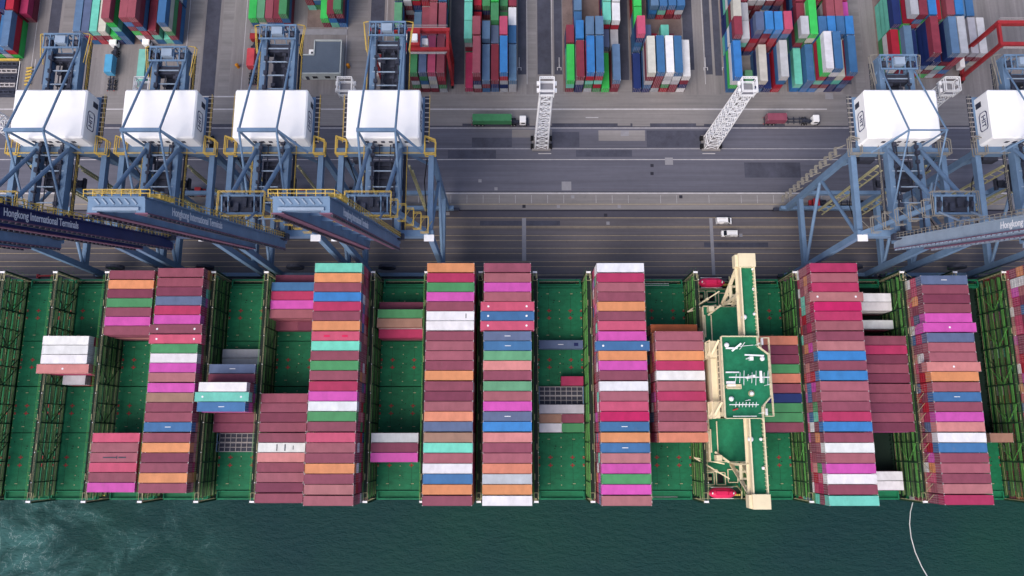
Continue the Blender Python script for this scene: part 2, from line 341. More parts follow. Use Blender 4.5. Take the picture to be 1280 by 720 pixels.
def cont_mesh(length, tall=2.86):
    b = MB(); h = length / 2; w = CW / 2
    b.box(-h + 0.06, h - 0.06, -w + 0.06, w - 0.06, 0.12, tall - 0.03)
    b.bar((-h, -w + 0.11, tall - 0.07), (h, -w + 0.11, tall - 0.07), 0.12); b.bar((-h, w - 0.11, tall - 0.07), (h, w - 0.11, tall - 0.07), 0.12)
    for sx in (-1, 1):
        b.bar((sx * (h - 0.1), -w, tall - 0.09), (sx * (h - 0.1), w, tall - 0.09), 0.18)
        for sy in (-1, 1): b.box(*sorted((sx * h, sx * (h - 0.2))), *sorted((sy * (w - 0.02), sy * (w - 0.2))), 0.05, tall - 0.05)
    b.mi(1)
    for sx in (-1, 1):
        for sy in (-1, 1):
            b.box(*sorted((sx * (h + 0.01), sx * (h - 0.19))), *sorted((sy * w, sy * (w - 0.17))), tall - 0.12, tall + 0.01)
    # roof ribs
    b.mi(0); k = -h + 0.7
    while k < h - 0.5: b.box(k, k + 0.30, -w + 0.2, w - 0.2, tall - 0.03, tall - 0.018); k += 1.1
    return b.mesh('shipping_container', [M['box'], M['casting']])
def door_mesh(length, tall=2.86):
    b = MB(); h = length / 2
    b.box(h - 0.055, h - 0.02, -1.05, -0.02, 0.2, tall - 0.2); b.box(h - 0.055, h - 0.02, 0.02, 1.05, 0.2, tall - 0.2)
    b.mi(1)
    for y in (-0.85, -0.35, 0.35, 0.85): b.bar((h + 0.0, y, 0.15), (h + 0.0, y, tall - 0.12), 0.06)
    return b.mesh('door', [M['box'], M['bar']])
CM = {}; DM = {}
for L_ in (6.06, 12.19, 13.72): CM[L_] = cont_mesh(L_); DM[L_] = door_mesh(L_)

items = []       # (x, y, z0, length, key, axis, label, group)
lower = MB(); lower.tint = (0.3, 0.1, 0.1)
def low_box(x, y, z, L, key, axis, face):
    """one hidden-tier box of the stacks; FACE = side whose doors show"""
    rgb = PAL[key][0]; f = random.uniform(0.86, 1.06)
    lower.tint = tuple(c * f for c in calb(rgb)); lower.cur = 0
    hx, hy = (L / 2, CW / 2) if axis == 'x' else (CW / 2, L / 2)
    lower.box(x - hx, x + hx, y - hy, y + hy, z + 0.03, z + 2.84)
    if face:
        lower.tint = alb((190, 170, 175)) if random.random() < 0.7 else tuple(c * 0.6 for c in alb(rgb))
        if axis == 'x':
            xe = x + face * hx
            for yy in (-0.8, -0.3, 0.3, 0.8): lower.box(*sorted((xe, xe + face * 0.05)), y + yy - 0.03, y + yy + 0.03, z + 0.15, z + 2.7)
            lower.tint = tuple(c * 0.45 for c in alb(rgb))
            lower.box(*sorted((xe, xe + face * 0.02)), y - 0.04, y + 0.04, z + 0.1, z + 2.75)
            lower.tint = tuple(min(.9, c * 1.5 + 0.02) for c in calb(rgb))
            for zz in (0.9, 2.0): lower.box(*sorted((xe, xe + face * 0.03)), y - 1.1, y + 1.1, z + zz, z + zz + 0.12)
        else:
            ye = y - hy
            for xx in (-0.8, -0.3, 0.3, 0.8): lower.box(x + xx - 0.03, x + xx + 0.03, ye - 0.05, ye, z + 0.15, z + 2.7)
SHIPMIX = 'mmmmmmllllccccrrrrRRRvvobsgwwwtapp'
YARDMIX = 'MMMRRbbnnngwyakyMRBe'
def rowY(i):
    extra = sum(0.15 for k in (1, 7, 12, 17, 23) if i >= k)
    return 45.35 - 1.25 - i * 2.5 - extra
BAYX = dict(A=-145.2, B=-130.7, C=-118.2, D=-102.4, E=-88.0, F=-73.6, G=-59.4, H=-44.8, I=-30.3, J=-15.8, K=-1.15, L=13.45, M=28.0, N=42.4, P=69.6, Q=83.3, R=98.3, S=113.0, T=126.6, U=140.0)
ORD = ['first', 'second', 'third', 'fourth', 'fifth', 'sixth', 'seventh', 'eighth', 'ninth', 'tenth', 'eleventh', 'twelfth', 'thirteenth', 'fourteenth', 'fifteenth', 'sixteenth', 'seventeenth', 'eighteenth', 'nineteenth', 'twentieth', 'twenty-first', 'twenty-second', 'twenty-third', 'twenty-fourth']
ZB = 14.2
def bay(b, start, keys, tiers, desc, L=12.19, long=(), extra=None, group='containers in the ship\'s tall rows'):
    for j, k in enumerate(keys.split()):
        if k == '.': continue
        i = start + j
        n = tiers[j] if isinstance(tiers, (list, tuple)) else tiers
        ln = 13.72 if i in long else L
        x = BAYX[b] + (random.uniform(-0.06, 0.06)); y = rowY(i)
        if ln == 12.19 and extra and i in extra: x += extra[i]
        face = -1 if BAYX[b] > 0 else 1
        for t in range(n - 1):
            low_box(BAYX[b], y, ZB + t * TIER, min(ln, 12.19) if L > 7 else L, random.choice(SHIPMIX), 'x', face if abs(BAYX[b]) > 20 else 0)
        items.append((x, y, ZB + (n - 1) * TIER, ln, k, 'x', '%s container, %s from the quay in the %s' % (PAL[k][1], ORD[j], desc), group))
W7 = 7
bay('E', 0, 'm m d s c v m r g w v t v q m m b m o d m o m', 5, 'first long ship row from the left', long=(6, 7))
bay('H', 0, 'a o m B c m o r a m g m c v w g m r l m o m t l', 7, 'second long ship row from the left')
bay('J', 0, 'o c g v m w w m l l m o m d l O s q a l w b o m', 7, 'third long ship row from the left')
bay('K', 0, 'm l v l r b r s b G p m G l v s B p m l O y o w', 7, 'fourth long ship row from the left', long=(4, 5, 6))
bay('M', 0, 'w c l m o m r v b o v m w l r C b o b t v g v t', 7, 'fifth long ship row from the left', long=(8,))
bay('Q', 0, 'c l c t C c l m t B m B l l m c B m w l v w m a', 7, 'sixth long ship row from the left', long=(3,), extra={0: -0.2, 1: -0.2, 2: -0.2})
bay('S', 1, 's m d m v v s l l p o l b m v p w b m l m t c', 6, 'seventh long ship row from the left', long=(6, 10))
bay('U', 0, 'm g w m c r v l m m s o m b y m c m l m v m r m', 7, 'row at the right picture edge')
sg = 'containers in the ship\'s short rows'
bay('D', 0, 'm o d g m v m', [4] * 7, 'short block nearest the top left', group=sg)
bay('D', 17, 'r l l r m v', 4, 'short block at the lower left', group=sg)
bay('C', 7, 'w w w p', 4, 'small white block over bare deck', long=(10,), group=sg)
bay('C', 11, 'y', 2, 'gap below the small white block', L=6.06, group=sg)
bay('F', 8, 'y y', 1, 'low grey pair above the aqua container', group=sg)
bay('F', 10, 's d w a b', [4, 4, 6, 6, 6], 'small mixed block with an aqua container', long=(13,), group=sg)
bay('F', 15, 'd d', 2, 'low plum pair below the aqua container', group=sg)
bay('G', 0, 'd b c v l', [2, 3, 3, 3, 3], 'short block left of second long row', group=sg)
bay('G', 13, 'm m d m m w p m l d m', 4, 'lower block left of second long row', group=sg)
bay('I', 3, 'd g q c', [2, 3, 3, 2], 'low block left of third long row', group=sg)
bay('I', 17, 'y d v', 4, 'lower trio left of third long row', group=sg)
bay('L', 7, 's', 1, 'open deck right of fourth long row', group=sg)
bay('L', 14, 'y', 1, 'cargo below the flat racks', group=sg)
bay('N', 6, 'x l l o c w l c l m l O', [5] + [7] * 11, 'row just left of the wheelhouse', group=sg)
bay('P', 7, 'O d d g O m n g g m', 4, 'low block just right of the wheelhouse', group=sg)
bay('R', 2, 'w w . w', 2, 'white few right of the sixth long row', group=sg)
bay('R', 7, 'm c d m d m m d m d', 4, 'maroon block left of seventh long row', group=sg)
bay('R', 21, 'w w', 1, 'white pair at the ship\'s outer edge', group=sg)
for i_ in (2, 3, 5, 21, 22): low_box(BAYX['R'], rowY(i_), ZB - 2.8, 12.19, 'm', 'x', 0)
low_box(BAYX['T'] + 1.8, rowY(17), ZB - 2.8, 6.06, 'm', 'x', 0)
def half(b, i, dx, k, n, desc):
    for t in range(n - 1): low_box(BAYX[b] + dx, rowY(i), ZB + t * TIER, 6.06, random.choice(SHIPMIX), 'x', 0)
    items.append((BAYX[b] + dx, rowY(i), ZB + (n - 1) * TIER, 6.06, k, 'x', desc, 'short twenty foot boxes on the ship'))
half('G', 5, -3.05, 'm', 1, 'short brownish maroon container low below the second short block\'s blue box')
half('G', 5, 3.05, 'd', 1, 'short plum container low beside the second long row')
half('L', 11, 3.05, 'c', 1, 'short crimson container above the flat racks')
half('L', 15, -3.05, 'q', 1, 'short tan container below the grey box on the open deck')
half('L', 15, 3.05, 'm', 1, 'short maroon container below the grey box on the open deck')
half('L', 16, -3.05, 'w', 1, 'short white container standing on the green hatch left half')
half('L', 16, 3.05, 'g', 1, 'short green container beside the short white one')
half('T', 17, 1.8, 'q', 3, 'short tan container alone right of the seventh long row')

# yard blocks: x of first column centre, pitch, y of south end, list of slots; slot = list of (key, tiers, kind)
def yard(x0, pitch, y0, slots, desc, cats='containers in the yard blocks'):
    for si, slot in enumerate(slots):
        ys = y0 + si * 12.75
        for ci, cell in enumerate(slot):
            if not cell: continue
            x = x0 + ci * pitch + random.uniform(-0.06, 0.06)
            parts = cell if isinstance(cell, list) else [cell]
            for (k, n, kind) in parts:
                k = {'m': 'M', 'l': 'L', 'd': 'M'}.get(k, k)
                if k == 'b' and random.random() < 0.4: k = 'S'
                if kind == '4': L = 12.19; yc = ys + 6.1
                elif kind == 's': L = 6.06; yc = ys + 3.03
                else: L = 6.06; yc = ys + 9.2
                yc += random.uniform(-0.12, 0.12)
                for t in range(n - 1):
                    low_box(x, yc, t * 2.62, L, random.choice(YARDMIX), 'y', 1)
                where = {'4': '', 's': ' short', 'n': ' short'}[kind]
                depth = ['front', 'middle', 'rear'][si] + ('' if kind != 'n' else ' far')
                items.append((x, yc, (n - 1) * 2.62, L, k, 'y', '%s%s container, %s column, %s rank, %s' % (PAL[k][1], where, ORD[ci], depth, desc), cats))
N_ = None
yard(15.4 + 2.75, 2.85, 109.3, [
    [('k', 3, '4'), ('m', 4, '4'), ('B', 5, '4'), ('b', 5, '4'), ('k', 1, '4'), ('b', 3, '4')],
    [('m', 3, 's'), [('B', 4, 's'), ('b', 2, 'n')], ('b', 5, 's'), ('b', 5, 's'), [('s', 2, 's'), ('a', 4, 'n')], [('y', 2, 's'), ('w', 4, 'n')]],
    [N_, ('b', 2, '4'), N_, N_, ('a', 4, '4'), ('w', 4, '4')]], 'block right of middle light tower')
yard(38.3 + 1.3, 2.75, 109.3, [
    [('n', 1, '4'), ('e', 5, '4'), ('b', 5, '4'), ('w', 5, '4'), ('b', 5, '4'), ('w', 4, '4')],
    [[('r', 5, 's'), ('k', 3, 'n')], ('s', 3, 's'), ('R', 1, 's'), ('a', 3, 's'), ('m', 1, 's'), N_],
    [('k', 3, '4'), N_, ('b', 3, '4'), ('b', 3, '4'), ('b', 3, '4'), ('b', 3, '4')]], 'block left of leaning light tower')
yard(-14.9 + 1.3, 2.75, 109.3, [
    [('c', 1, '4'), ('l', 5, '4'), ('b', 3, '4'), ('m', 3, '4'), ('B', 5, '4'), ('b', 3, '4')],
    [[('a', 4, 's'), ('a', 4, 'n')], [('l', 5, 's'), ('R', 2, 'n')], ('b', 4, 's'), [('s', 3, 's'), ('g', 4, 'n')], [('r', 5, 's'), ('g', 2, 'n')], [('b', 3, 's'), ('w', 3, 'n')]],
    [('a', 4, '4'), ('R', 3, '4'), ('g', 3, '4'), ('k', 4, '4'), ('g', 3, '4'), ('m', 3, '4')]], 'block right of red yard crane')
yard(-35.4, 2.75, 109.3, [
    [('g', 2, '4'), N_, ('g', 5, '4'), ('s', 5, '4'), ('r', 5, '4'), ('l', 5, '4')],
    [('G', 4, '4'), N_, ('b', 2, '4'), ('l', 3, '4'), ('l', 4, '4'), ('l', 4, '4')],
    [('G', 5, '4'), ('y', 4, '4'), ('k', 5, '4'), ('m', 5, '4'), ('l', 4, '4'), ('b', 4, '4')]], 'block under red yard crane')
yard(-82.6, 2.6, 132.0, [
    [('k', 2, '4'), ('G', 2, '4'), ('l', 2, '4'), ('m', 2, '4'), ('g', 3, '4')], [('k', 2, '4'), ('G', 2, '4'), ('m', 2, '4'), ('b', 2, '4'), ('g', 3, '4')]], 'green block left of grey roof')
yard(-64.9, 2.6, 132.0, [
    [[('k', 5, 'n')], ('m', 4, 'n'), ('k', 2, '4'), ('m', 3, '4'), ('g', 4, '4')], [('g', 5, '4'), ('k', 4, '4'), ('g', 3, '4'), ('m', 3, '4'), ('g', 4, '4')]], 'green block behind grey roof')
yard(-136.4, 2.62, 126.0, [
    [('b', 3, '4'), ('s', 3, '4'), ('a', 3, '4'), ('e', 3, '4'), ('k', 2, '4'), ('l', 6, '4'), N_, ('l', 6, '4'), ('l', 6, '4'), ('m', 3, '4'), ('a', 1, '4'), ('b', 5, '4')],
    [('b', 3, '4'), ('s', 3, '4'), ('a', 3, '4'), ('w', 3, '4'), ('g', 3, '4'), ('l', 6, '4'), ('m', 3, '4'), ('m', 6, '4'), ('l', 6, '4'), ('m', 4, '4'), ('m', 3, '4'), ('n', 5, '4')]], 'block at top left')
yard(69.3, 2.85, 109.3, [
    [('B', 4, '4'), N_, ('G', 1, 's'), ('e', 3, '4'), ('n', 1, '4'), ('y', 4, '4')],
    [[('m', 5, 's'), ('e', 5, 'n')], [('y', 4, 's'), ('y', 4, 'n')], ('s', 6, 's'), ('B', 6, 's'), ('B', 6, 's'), ('r', 6, 's')],
    [('b', 4, '4'), ('m', 4, '4'), ('w', 5, '4'), ('y', 4, '4'), ('w', 5, '4'), ('m', 4, '4')]], 'block behind leaning light tower')
yard(89.6, 2.75, 109.3, [
    [('a', 2, '4'), ('b', 3, '4'), ('w', 6, '4'), ('b', 6, '4'), ('e', 4, '4'), ('b', 5, '4')],
    [[('y', 5, 's'), ('m', 4, 'n')], [('k', 5, '4')], ('b', 5, 's'), [('B', 5, 's'), ('l', 5, 'n')], [('b', 5, 's'), ('l', 5, 'n')], [('B', 5, 's'), ('v', 4, 'n')]],
    [('m', 4, '4'), ('m', 3, '4'), ('w', 6, '4'), ('l', 5, '4'), ('l', 5, '4'), ('c', 4, '4')]], 'block left of pale crane')
yard(119.6, 2.72, 114.3, [
    [('R', 3, '4'), ('b', 4, '4'), ('n', 3, '4'), ('m', 6, '4'), ('n', 4, '4'), ('b', 6, '4'), ('y', 6, '4')],
    [('n', 4, '4'), ('y', 6, '4'), ('m', 6, '4'), ('B', 6, '4'), ('R', 5, '4'), ('l', 6, '4'), ('B', 6, '4')]], 'block by right red crane')
yard(141.4, 2.75, 118.5, [[N_, ('y', 3, '4'), ('w', 3, '4')], [('b', 3, '4'), ('b', 3, '4')]], 'group inside right red crane')
yard(-163.9, 2.75, 121.0, [[('m', 2, '4'), ('b', 2, '4'), ('b', 3, '4')], [('R', 3, '4'), ('n', 3, '4'), ('R', 3, '4'), ('c', 2, '4')]], 'group at left picture edge')
# loads on the trucks
p1 = at(615, 147, 4.0); p2 = at(971.5, 146, 4.0)
items.append((p1.x, p1.y, 1.35, 12.19, 'g', 'x', 'green container riding on the lorry beside the middle light tower', 'truck loads'))
items.append((p2.x, p2.y, 1.35, 6.06, 'm', 'x', 'short maroon container riding on the rear of a flat trailer', 'truck loads'))

def area(it):
    x, y, z, L, k, ax, lab, g = it
    hx, hy = (L / 2, CW / 2) if ax == 'x' else (CW / 2, L / 2)
    q = [proj((x + sx * hx, y + sy * hy, z + 2.86)) for sx, sy in ((-1, -1), (1, -1), (1, 1), (-1, 1))]
    q = [(min(max(a, 0), 1280), min(max(b, 0), 720)) for a, b in q]
    return abs(sum(q[i][0] * q[(i + 1) % 4][1] - q[(i + 1) % 4][0] * q[i][1] for i in range(4))) / 2
items.sort(key=lambda it: -area(it) - (1e6 if it[7] == 'truck loads' else 0))
MAXN = 318
seen = {}
LW = 'lower block left of second long row'
SPOTS = {'white container, sixth from the quay in the ' + LW: ('steel', ((-1.2, 0.25, 1.7), (0.9, 0.3, 1.7), (3.0, 0.18, 1.0))),
         'rose container, eighth from the quay in the second long ship row from the left': ('boat', ((-2.2, 1.5, 0.5), (2.4, 1.5, 0.5))),
         'faded maroon container, third from the quay in the short block at the lower left': ('steel', ((-1.0, 3.6, 0.3), (2.2, 2.0, 0.35), (0.8, 0.2, 0.9))),
         'white container, sixth from the quay in the third long ship row from the left': ('steel', ((4.0, 0.22, 1.2),)),
         'slate blue container, first from the quay in the open deck right of fourth long row': ('navy', ((-4.2, 1.2, 0.9),))}
for n, it in enumerate(items):
    x, y, z, L, k, ax, lab, gr = it
    if n >= MAXN or area(it) < 4:
        low_box(x, y, z, L, k, ax, (0 if ax == 'x' else 1) if abs(x) < 20 else ((-1 if x > 0 else 1) if ax == 'x' else 1)); continue
    o = bpy.data.objects.new('shipping_container', CM[L]); COL.objects.link(o)
    f = random.uniform(0.93, 1.07); j = [random.uniform(0.97, 1.03) for _ in range(3)]
    o.color = tuple(min(0.9, c * f * jj) for c, jj in zip(calb(PAL[k][0]), j)) + (1,)
    o.location = (x, y, z)
    # doors turned to the side that shows
    if ax == 'x': o.rotation_euler.z = (PI if x > 0 else 0) + random.uniform(-0.002, 0.002)
    else: o.rotation_euler.z = -PI / 2 + random.uniform(-0.004, 0.004)
    if ax == 'y' or abs(x) > 20:
        d = bpy.data.objects.new('door', DM[L]); COL.objects.link(d); d.parent = o; d.color = o.color
    mk = MB()
    if L == 13.72:
        for dx in ((0,) if k in 'vp' else (-4.9, 4.9)): MB().tube((dx, 0, 2.86), (dx, 0, 2.875), 0.27, 12).build('roof_marking', M['letter'], o)
    elif gr.startswith('containers in the ship') and k in 'sb' and random.random() < 0.6: mk.box(-0.7, 0.8, -0.08, 0.08, 2.86, 2.87)
    if mk.v:
        r_ = mk.build('roof_marking', M['letter'], o)
    if lab in SPOTS:
        mk = MB()
        for dx, w_, h_ in SPOTS[lab][1]: mk.box(dx - w_ / 2, dx + w_ / 2, -h_ / 2, h_ / 2, 2.86, 2.868)
        mk.build('roof_stain', M[SPOTS[lab][0]], o)
    seen[lab] = seen.get(lab, 0) + 1
    tag(o, lab, 'shipping container', gr)
for lab, c in seen.items():
    if c > 1: print('DUP LABEL', c, lab)
lo = lower.build('container_stacks', [M['boxmix']])
tag(lo, 'lower tiers and distant boxes of the container stacks in mixed colours', 'container stacks', kind='stuff')

# flat racks / open frames on the hatch covers
def flat_rack(x, y, z, lab):
    r = empty('flat_rack', (x, y, z)); tag(r, lab, 'flat rack', 'flat racks on the ship')
    b = MB(); b.box(-5.9, 5.9, -1.15, 1.15, 0.1, 0.5); b.build('floor_pan', M['steel'], r)
    b = MB()
    for yy in (-1.15, 0, 1.15): b.bar((-6, yy, 0.62), (6, yy, 0.62), 0.16, 0.2)
    for k in range(9): b.bar((-6 + k * 1.5, -1.15, 0.62), (-6 + k * 1.5, 1.15, 0.62), 0.14, 0.2)
    b.build('deck_frame', M['casting'], r)
    for s in (-1, 1):
        b = MB(); b.bar((s * 6, -1.1, 0.5), (s * 6, -1.1, 2.4), 0.2); b.bar((s * 6, 1.1, 0.5), (s * 6, 1.1, 2.4), 0.2); b.bar((s * 6, -1.2, 2.4), (s * 6, 1.2, 2.4), 0.2)
        b.build('end_frame', M['blue'], r)
    return r
for b_, i, lab in (('L', 12, 'folded flat rack beside the short crimson container, quay side of its pair'), ('L', 13, 'folded flat rack touching the long grey container on the open deck'),
                   ('F', 17, 'flat rack just below the low plum pair of containers'), ('F', 18, 'flat rack nearest the open water, left of the white marked container')):
    flat_rack(BAYX[b_], rowY(i), ZB, lab)

# ------------------------------------------------------------------ ship
ship = empty('container_ship', (0, 15.0, 0))
tag(ship, 'huge green decked container ship lying along the quay', 'container ship')
def sp(b, name, mats, parent=None): # ship part in world coordinates
    o = b.build(name, mats, parent or ship)
    if parent is None: o.location = (0, -15.0, 0)
    return o
b = MB()
outl = [(-216, -6), (-212, -13), (-200, -15.5), (130, -15.5), (150, -12), (170, -2), (186, 12), (189, 15), (186, 18), (170, 32), (150, 42), (130, 45.3), (-200, 45.3), (-212, 43), (-216, 36)]
b.poly(outl, -6, 11.4); sp(b, 'hull', M['hull'])
b = MB(); b.poly([(x * 0.998, 15 + (y - 15) * 0.99) for x, y in outl], 11.4, 11.5); sp(b, 'deck', M['deepdeck'])
b = MB()
for y in (-15.2, 45.0):
    for z in (12.0, 12.5): b.bar((-198, y, z), (130, y, z), 0.06)
    for k in range(165): b.bar((-198 + 2 * k, y, 11.4), (-198 + 2 * k, y, 12.5), 0.06)
sp(b, 'deck_railing', M['tan'])
def hatch_mesh(w):
    b = MB(); b.box(-6.35, 6.35, -w / 2, w / 2, 12.6, 14.05)
    b.mi(1)
    for sx in (-6.05, -3.0, 3.0, 6.05):
        for sy in (-1.05, 1.05):
            if abs(sx) > 5: b.box(sx - 0.25, sx + 0.25, sy - 0.35, sy + 0.35, 14.05, 14.06)
            else: b.box(sx - 0.6, sx + 0.6, sy - 0.14, sy + 0.14, 14.05, 14.06); b.box(sx - 0.16, sx + 0.16, sy - 0.5, sy + 0.5, 14.062, 14.07)
    b.mi(2); k = -w / 2 + 1.25
    while k < w / 2:
        for sx in (-6.1, -0.05, 6.1): b.box(sx - 0.12, sx + 0.12, k - 0.12, k + 0.12, 14.05, 14.2)
        k += 2.5
    for sx in (-3.4, 3.4):
        for sy in (-w / 2 + 1.6, w / 2 - 1.6): b.box(sx - 0.35, sx + 0.35, sy - 0.08, sy + 0.08, 14.05, 14.12)
    rr = random.Random(int(w * 10))
    b.mi(3)
    for k in range(16):
        gx_, gy_ = rr.uniform(-5.6, 5.4), rr.uniform(-w / 2 + 0.6, w / 2 - 0.6); q_ = rr.uniform(0.1, 0.35)
        b.box(gx_, gx_ + q_, gy_, gy_ + rr.uniform(0.1, 0.3), 14.05, 14.09)
    for k in (-3.1, 3.1): b.box(k - 0.03, k + 0.03, -w / 2 + 0.1, w / 2 - 0.1, 14.05, 14.056)
    b.mi(0)
    for sx in (-6.45, 6.45): b.box(sx - 0.1, sx + 0.1, -w / 2, w / 2, 11.5, 12.9)
    return b.mesh('hatch_cover', [M['hatch'], M['reddot'], M['tan'], M['deepdeck']])
hm5 = hatch_mesh(12.4); hm6 = hatch_mesh(15.0)
groups = [(1, 6, hm6), (7, 11, hm5), (12, 16, hm5), (17, 22, hm6)]
for bk, bx in BAYX.items():
    for a, c, me in groups:
        if (bk == 'T' and a < 17) or (bk == 'R' and a in (1, 17)): continue
        o = bpy.data.objects.new('hatch_cover', me); COL.objects.link(o); o.parent = ship
        o.location = (bx, (rowY(a) + rowY(c)) / 2 - 15, 0)
gm = MB()
for k in range(12):
    for dx in (-6.1, -0.1, 6.1): gm.bar((dx, -7.0 + k * 1.25, 11.2), (dx, -7.0 + k * 1.25, 12.6), 0.18)
for dx in (-6.2, -0.1, 0.1, 6.2): gm.bar((dx, -7.4, 12.6), (dx, 7.4, 12.6), 0.12)
gmm = gm.mesh('cell_guides', M['dkgreen'])
for bk, a, c in (('T', 1, 6), ('T', 7, 11), ('T', 12, 16), ('R', 1, 6), ('R', 17, 22)):
    o = bpy.data.objects.new('cell_guides', gmm); COL.objects.link(o); o.parent = ship; o.location = (BAYX[bk], (rowY(a) + rowY(c)) / 2 - 15, 0)
LX = [-152.5, -138.0, -123.7, -109.6, -95.2, -80.8, -66.5, -52.1, -37.6, -23.1, -8.5, 6.2, 20.7, 35.2, 49.7, 62.9, 76.6, 91.0, 105.6, 120.0, 133.2]
def lash_mesh():
    b = MB(); y0, y1 = -15.3, 45.2
    for z in (14.4, 17.0, 19.6, 22.2, 24.4):
        b.mi(3 if z < 24 else 5).box(-0.42, 0.42, y0 + 1.2, y1 - 1.2, z - 0.06, z)
        for s in (-0.55, 0.55): b.mi(0).box(s - 0.05, s + 0.05, y0 + 1.0, y1 - 1.0, z - 0.16, z + 0.03)
        for s in (-0.6, 0.6):
            b.mi(2 if s < 0 or z < 20 else 1)
            for hz in (0.55, 1.05): b.bar((s, y0 + 1, z + hz), (s, y1 - 1, z + hz), 0.045)
            b.mi((1, 2, 3, 1, 2)[int(z) % 5]).bar((s * 0.97, y0 + 1.4, z - 0.9), (s * 0.97, y1 - 1.4, z - 0.9), 0.11)
            b.mi((2, 3, 1)[int(z) % 3]).bar((s * 0.95, y0 + 1.4, z - 1.5), (s * 0.95, y1 - 1.4, z - 1.5), 0.07)
    for i in range(25):
        y = rowY(0) + 1.25 - i * 2.53
        for s in (-0.6, 0.6):
            if i % 2 == 0: b.mi(0).bar((s, y, 11.5), (s, y, 24.4), 0.34 if i % 4 == 0 else 0.2, 0.22)
            b.mi(1).bar((s, y, 24.4), (s, y, 25.5), 0.06)
            for z in (14.4, 17.0, 19.6, 22.2): b.mi(2).bar((s, y + 1.2, z), (s, y + 1.2, z + 1.05), 0.05)
        b.mi(0)
        if i % 4 == 2:
            for s in (-0.5, 0.5):
                if i > 21: continue
                b.mi(2 if s < 0 else 0); b.bar((s, y, 14.4), (s, y - 5.0, 19.6), 0.2); b.bar((s, y - 5.0, 19.6), (s, y, 24.4), 0.2)  # sunlight put into colour: west braces light green, east ones dark
                b.mi(0)
        if i % 8 == 0 and i < 24:
            for s in (-0.5, 0.5): b.bar((s, y, 11.6), (s, y - 5.0, 17.0), 0.2)
        # stowed rods, lamps and boxes on the platforms
        if i < 24:
          for z in (17.0, 19.6, 22.2, 24.4):
            if (i * 7 + int(z)) % 3 == 0: b.mi(1).bar((0.3 - 0.6 * (i % 2), y - 1.9, z + 0.15), (0.3 - 0.6 * (i % 2), y - 0.3, z + 0.2), 0.14)
        if i % 3 == 1: b.mi(4).box(0.5, 0.66, y - 0.1, y + 0.1, 25.3, 25.5)
    for y, s in ((y0 + 0.2, -1), (y1 - 0.2, 1)):
        b.mi(1)
        for sx in (-0.5, 0.5): b.bar((sx, y, 11.5), (sx, y, 24.6), 0.13)
        for k in range(9): b.bar((-0.5, y, 12.5 + 1.4 * k), (0.5, y, 12.5 + 1.4 * k), 0.08)
        b.bar((-0.5, y - s * 2.2, 24.5), (-0.5, y, 24.5), 0.12); b.bar((0.5, y - s * 2.2, 24.5), (0.5, y, 24.5), 0.12); b.bar((-0.5, y - s * 2.2, 24.5), (0.5, y - s * 2.2, 24.5), 0.12)
        b.mi(4).box(-0.6, 0.6, y - 0.24, y + 0.24, 24.75, 24.95)
        b.mi(6); 
        for dx in (1.1, 1.7, 2.2): b.box(-dx - 0.2, -dx + 0.2, y - s * 0.9 - 0.25, y - s * 0.9 + 0.25, 11.5, 12.5)
    return b.mesh('lashing_bridge', [M['dkgreen'], M['tan'], M['ltgreen'], M['olive'], M['whitep'], M['grating'], M['yellow']])
lm = lash_mesh()
for x in LX:
    o = bpy.data.objects.new('lashing_bridge', lm); COL.objects.link(o); o.parent = ship; o.location = (x, -15, 0)
# lashing rods crossing the exposed stack ends
rm = MB().bar((0, -1.1, 0), (0.4, 1.1, 3.2), 0.09).mesh('lashing_rod', M['tan']); rm2 = MB().bar((0, 1.1, 0), (0.4, -1.1, 3.2), 0.09).mesh('lashing_rod', M['tan'])
for lx in (76.6, 105.6, 133.2):
    for i in range(24):
        if i > 11 or i % 3 == 0:
            o = bpy.data.objects.new('lashing_rod', rm if i % 4 else rm2); COL.objects.link(o); o.parent = ship; o.location = (lx + 0.62, rowY(i) - 15, 24.4)

# stanchions under the outer rows
for i in (0, 23):
    b = MB()
    for dx in (-5.9, 5.9):
        for dy in (-1.0, 1.0): b.bar((dx, dy, 11.5), (dx, dy, 13.9), 0.3)
        b.bar((dx, -1.1, 13.9), (dx, 1.1, 13.9), 0.3, 0.4)
    for dy in (-1.0, 1.0): b.bar((-6, dy, 13.9), (6, dy, 13.9), 0.3, 0.4)
    me = b.mesh('stanchion_frame', M['green'])
    pb = MB(); pb.box(-6.4, 6.4, -1.15, 1.15 if i else 0.0, 13.2, 13.3); pm = pb.mesh('side_platform', M['hatch'])
    for bk, bx in BAYX.items():
        o = bpy.data.objects.new('side_platform', pm); COL.objects.link(o); o.parent = ship; o.location = (bx, rowY(i) - 15, 0)
        o = bpy.data.objects.new('stanchion_frame', me); COL.objects.link(o); o.parent = ship; o.location = (bx, rowY(i) - 15, 0)

# deckhouse
dh = MB()
dh.box(50.9, 61.2, 6.4, 23.9, 11.5, 40.6); dh.box(49.6, 50.9, 9.6, 20.4, 11.5, 36.5)
dh.box(50.9, 51.6, 6.4, 23.9, 40.6, 42.2)
dho = sp(dh, 'accommodation_block', M['beige'])
b = MB(); roof = [(50.6, 5.4), (59.6, 5.4), (59.6, 8.2), (61.9, 10.6), (61.9, 20.6), (59.4, 22.6), (59.4, 25.0), (50.6, 25.0)]
b.poly(roof, 42.2, 42.6); b.build('roof_deck', M['green'], dho)
b = MB()
def edge_rail(pts, z, h=1.0, w=0.10, close=True):
    n = len(pts)
    for i in range(n if close else n - 1):
        p, q = Vector(pts[i]), Vector(pts[(i + 1) % n]); L = (q - p).length
        for hz in (0.05, 0.55 * h, h): b.bar((p.x, p.y, z + hz), (q.x, q.y, z + hz), w)
        k = max(1, int(L / 1.5))
        for j in range(k + 1): r = p.lerp(q, j / k); b.bar((r.x, r.y, z), (r.x, r.y, z + h), w)
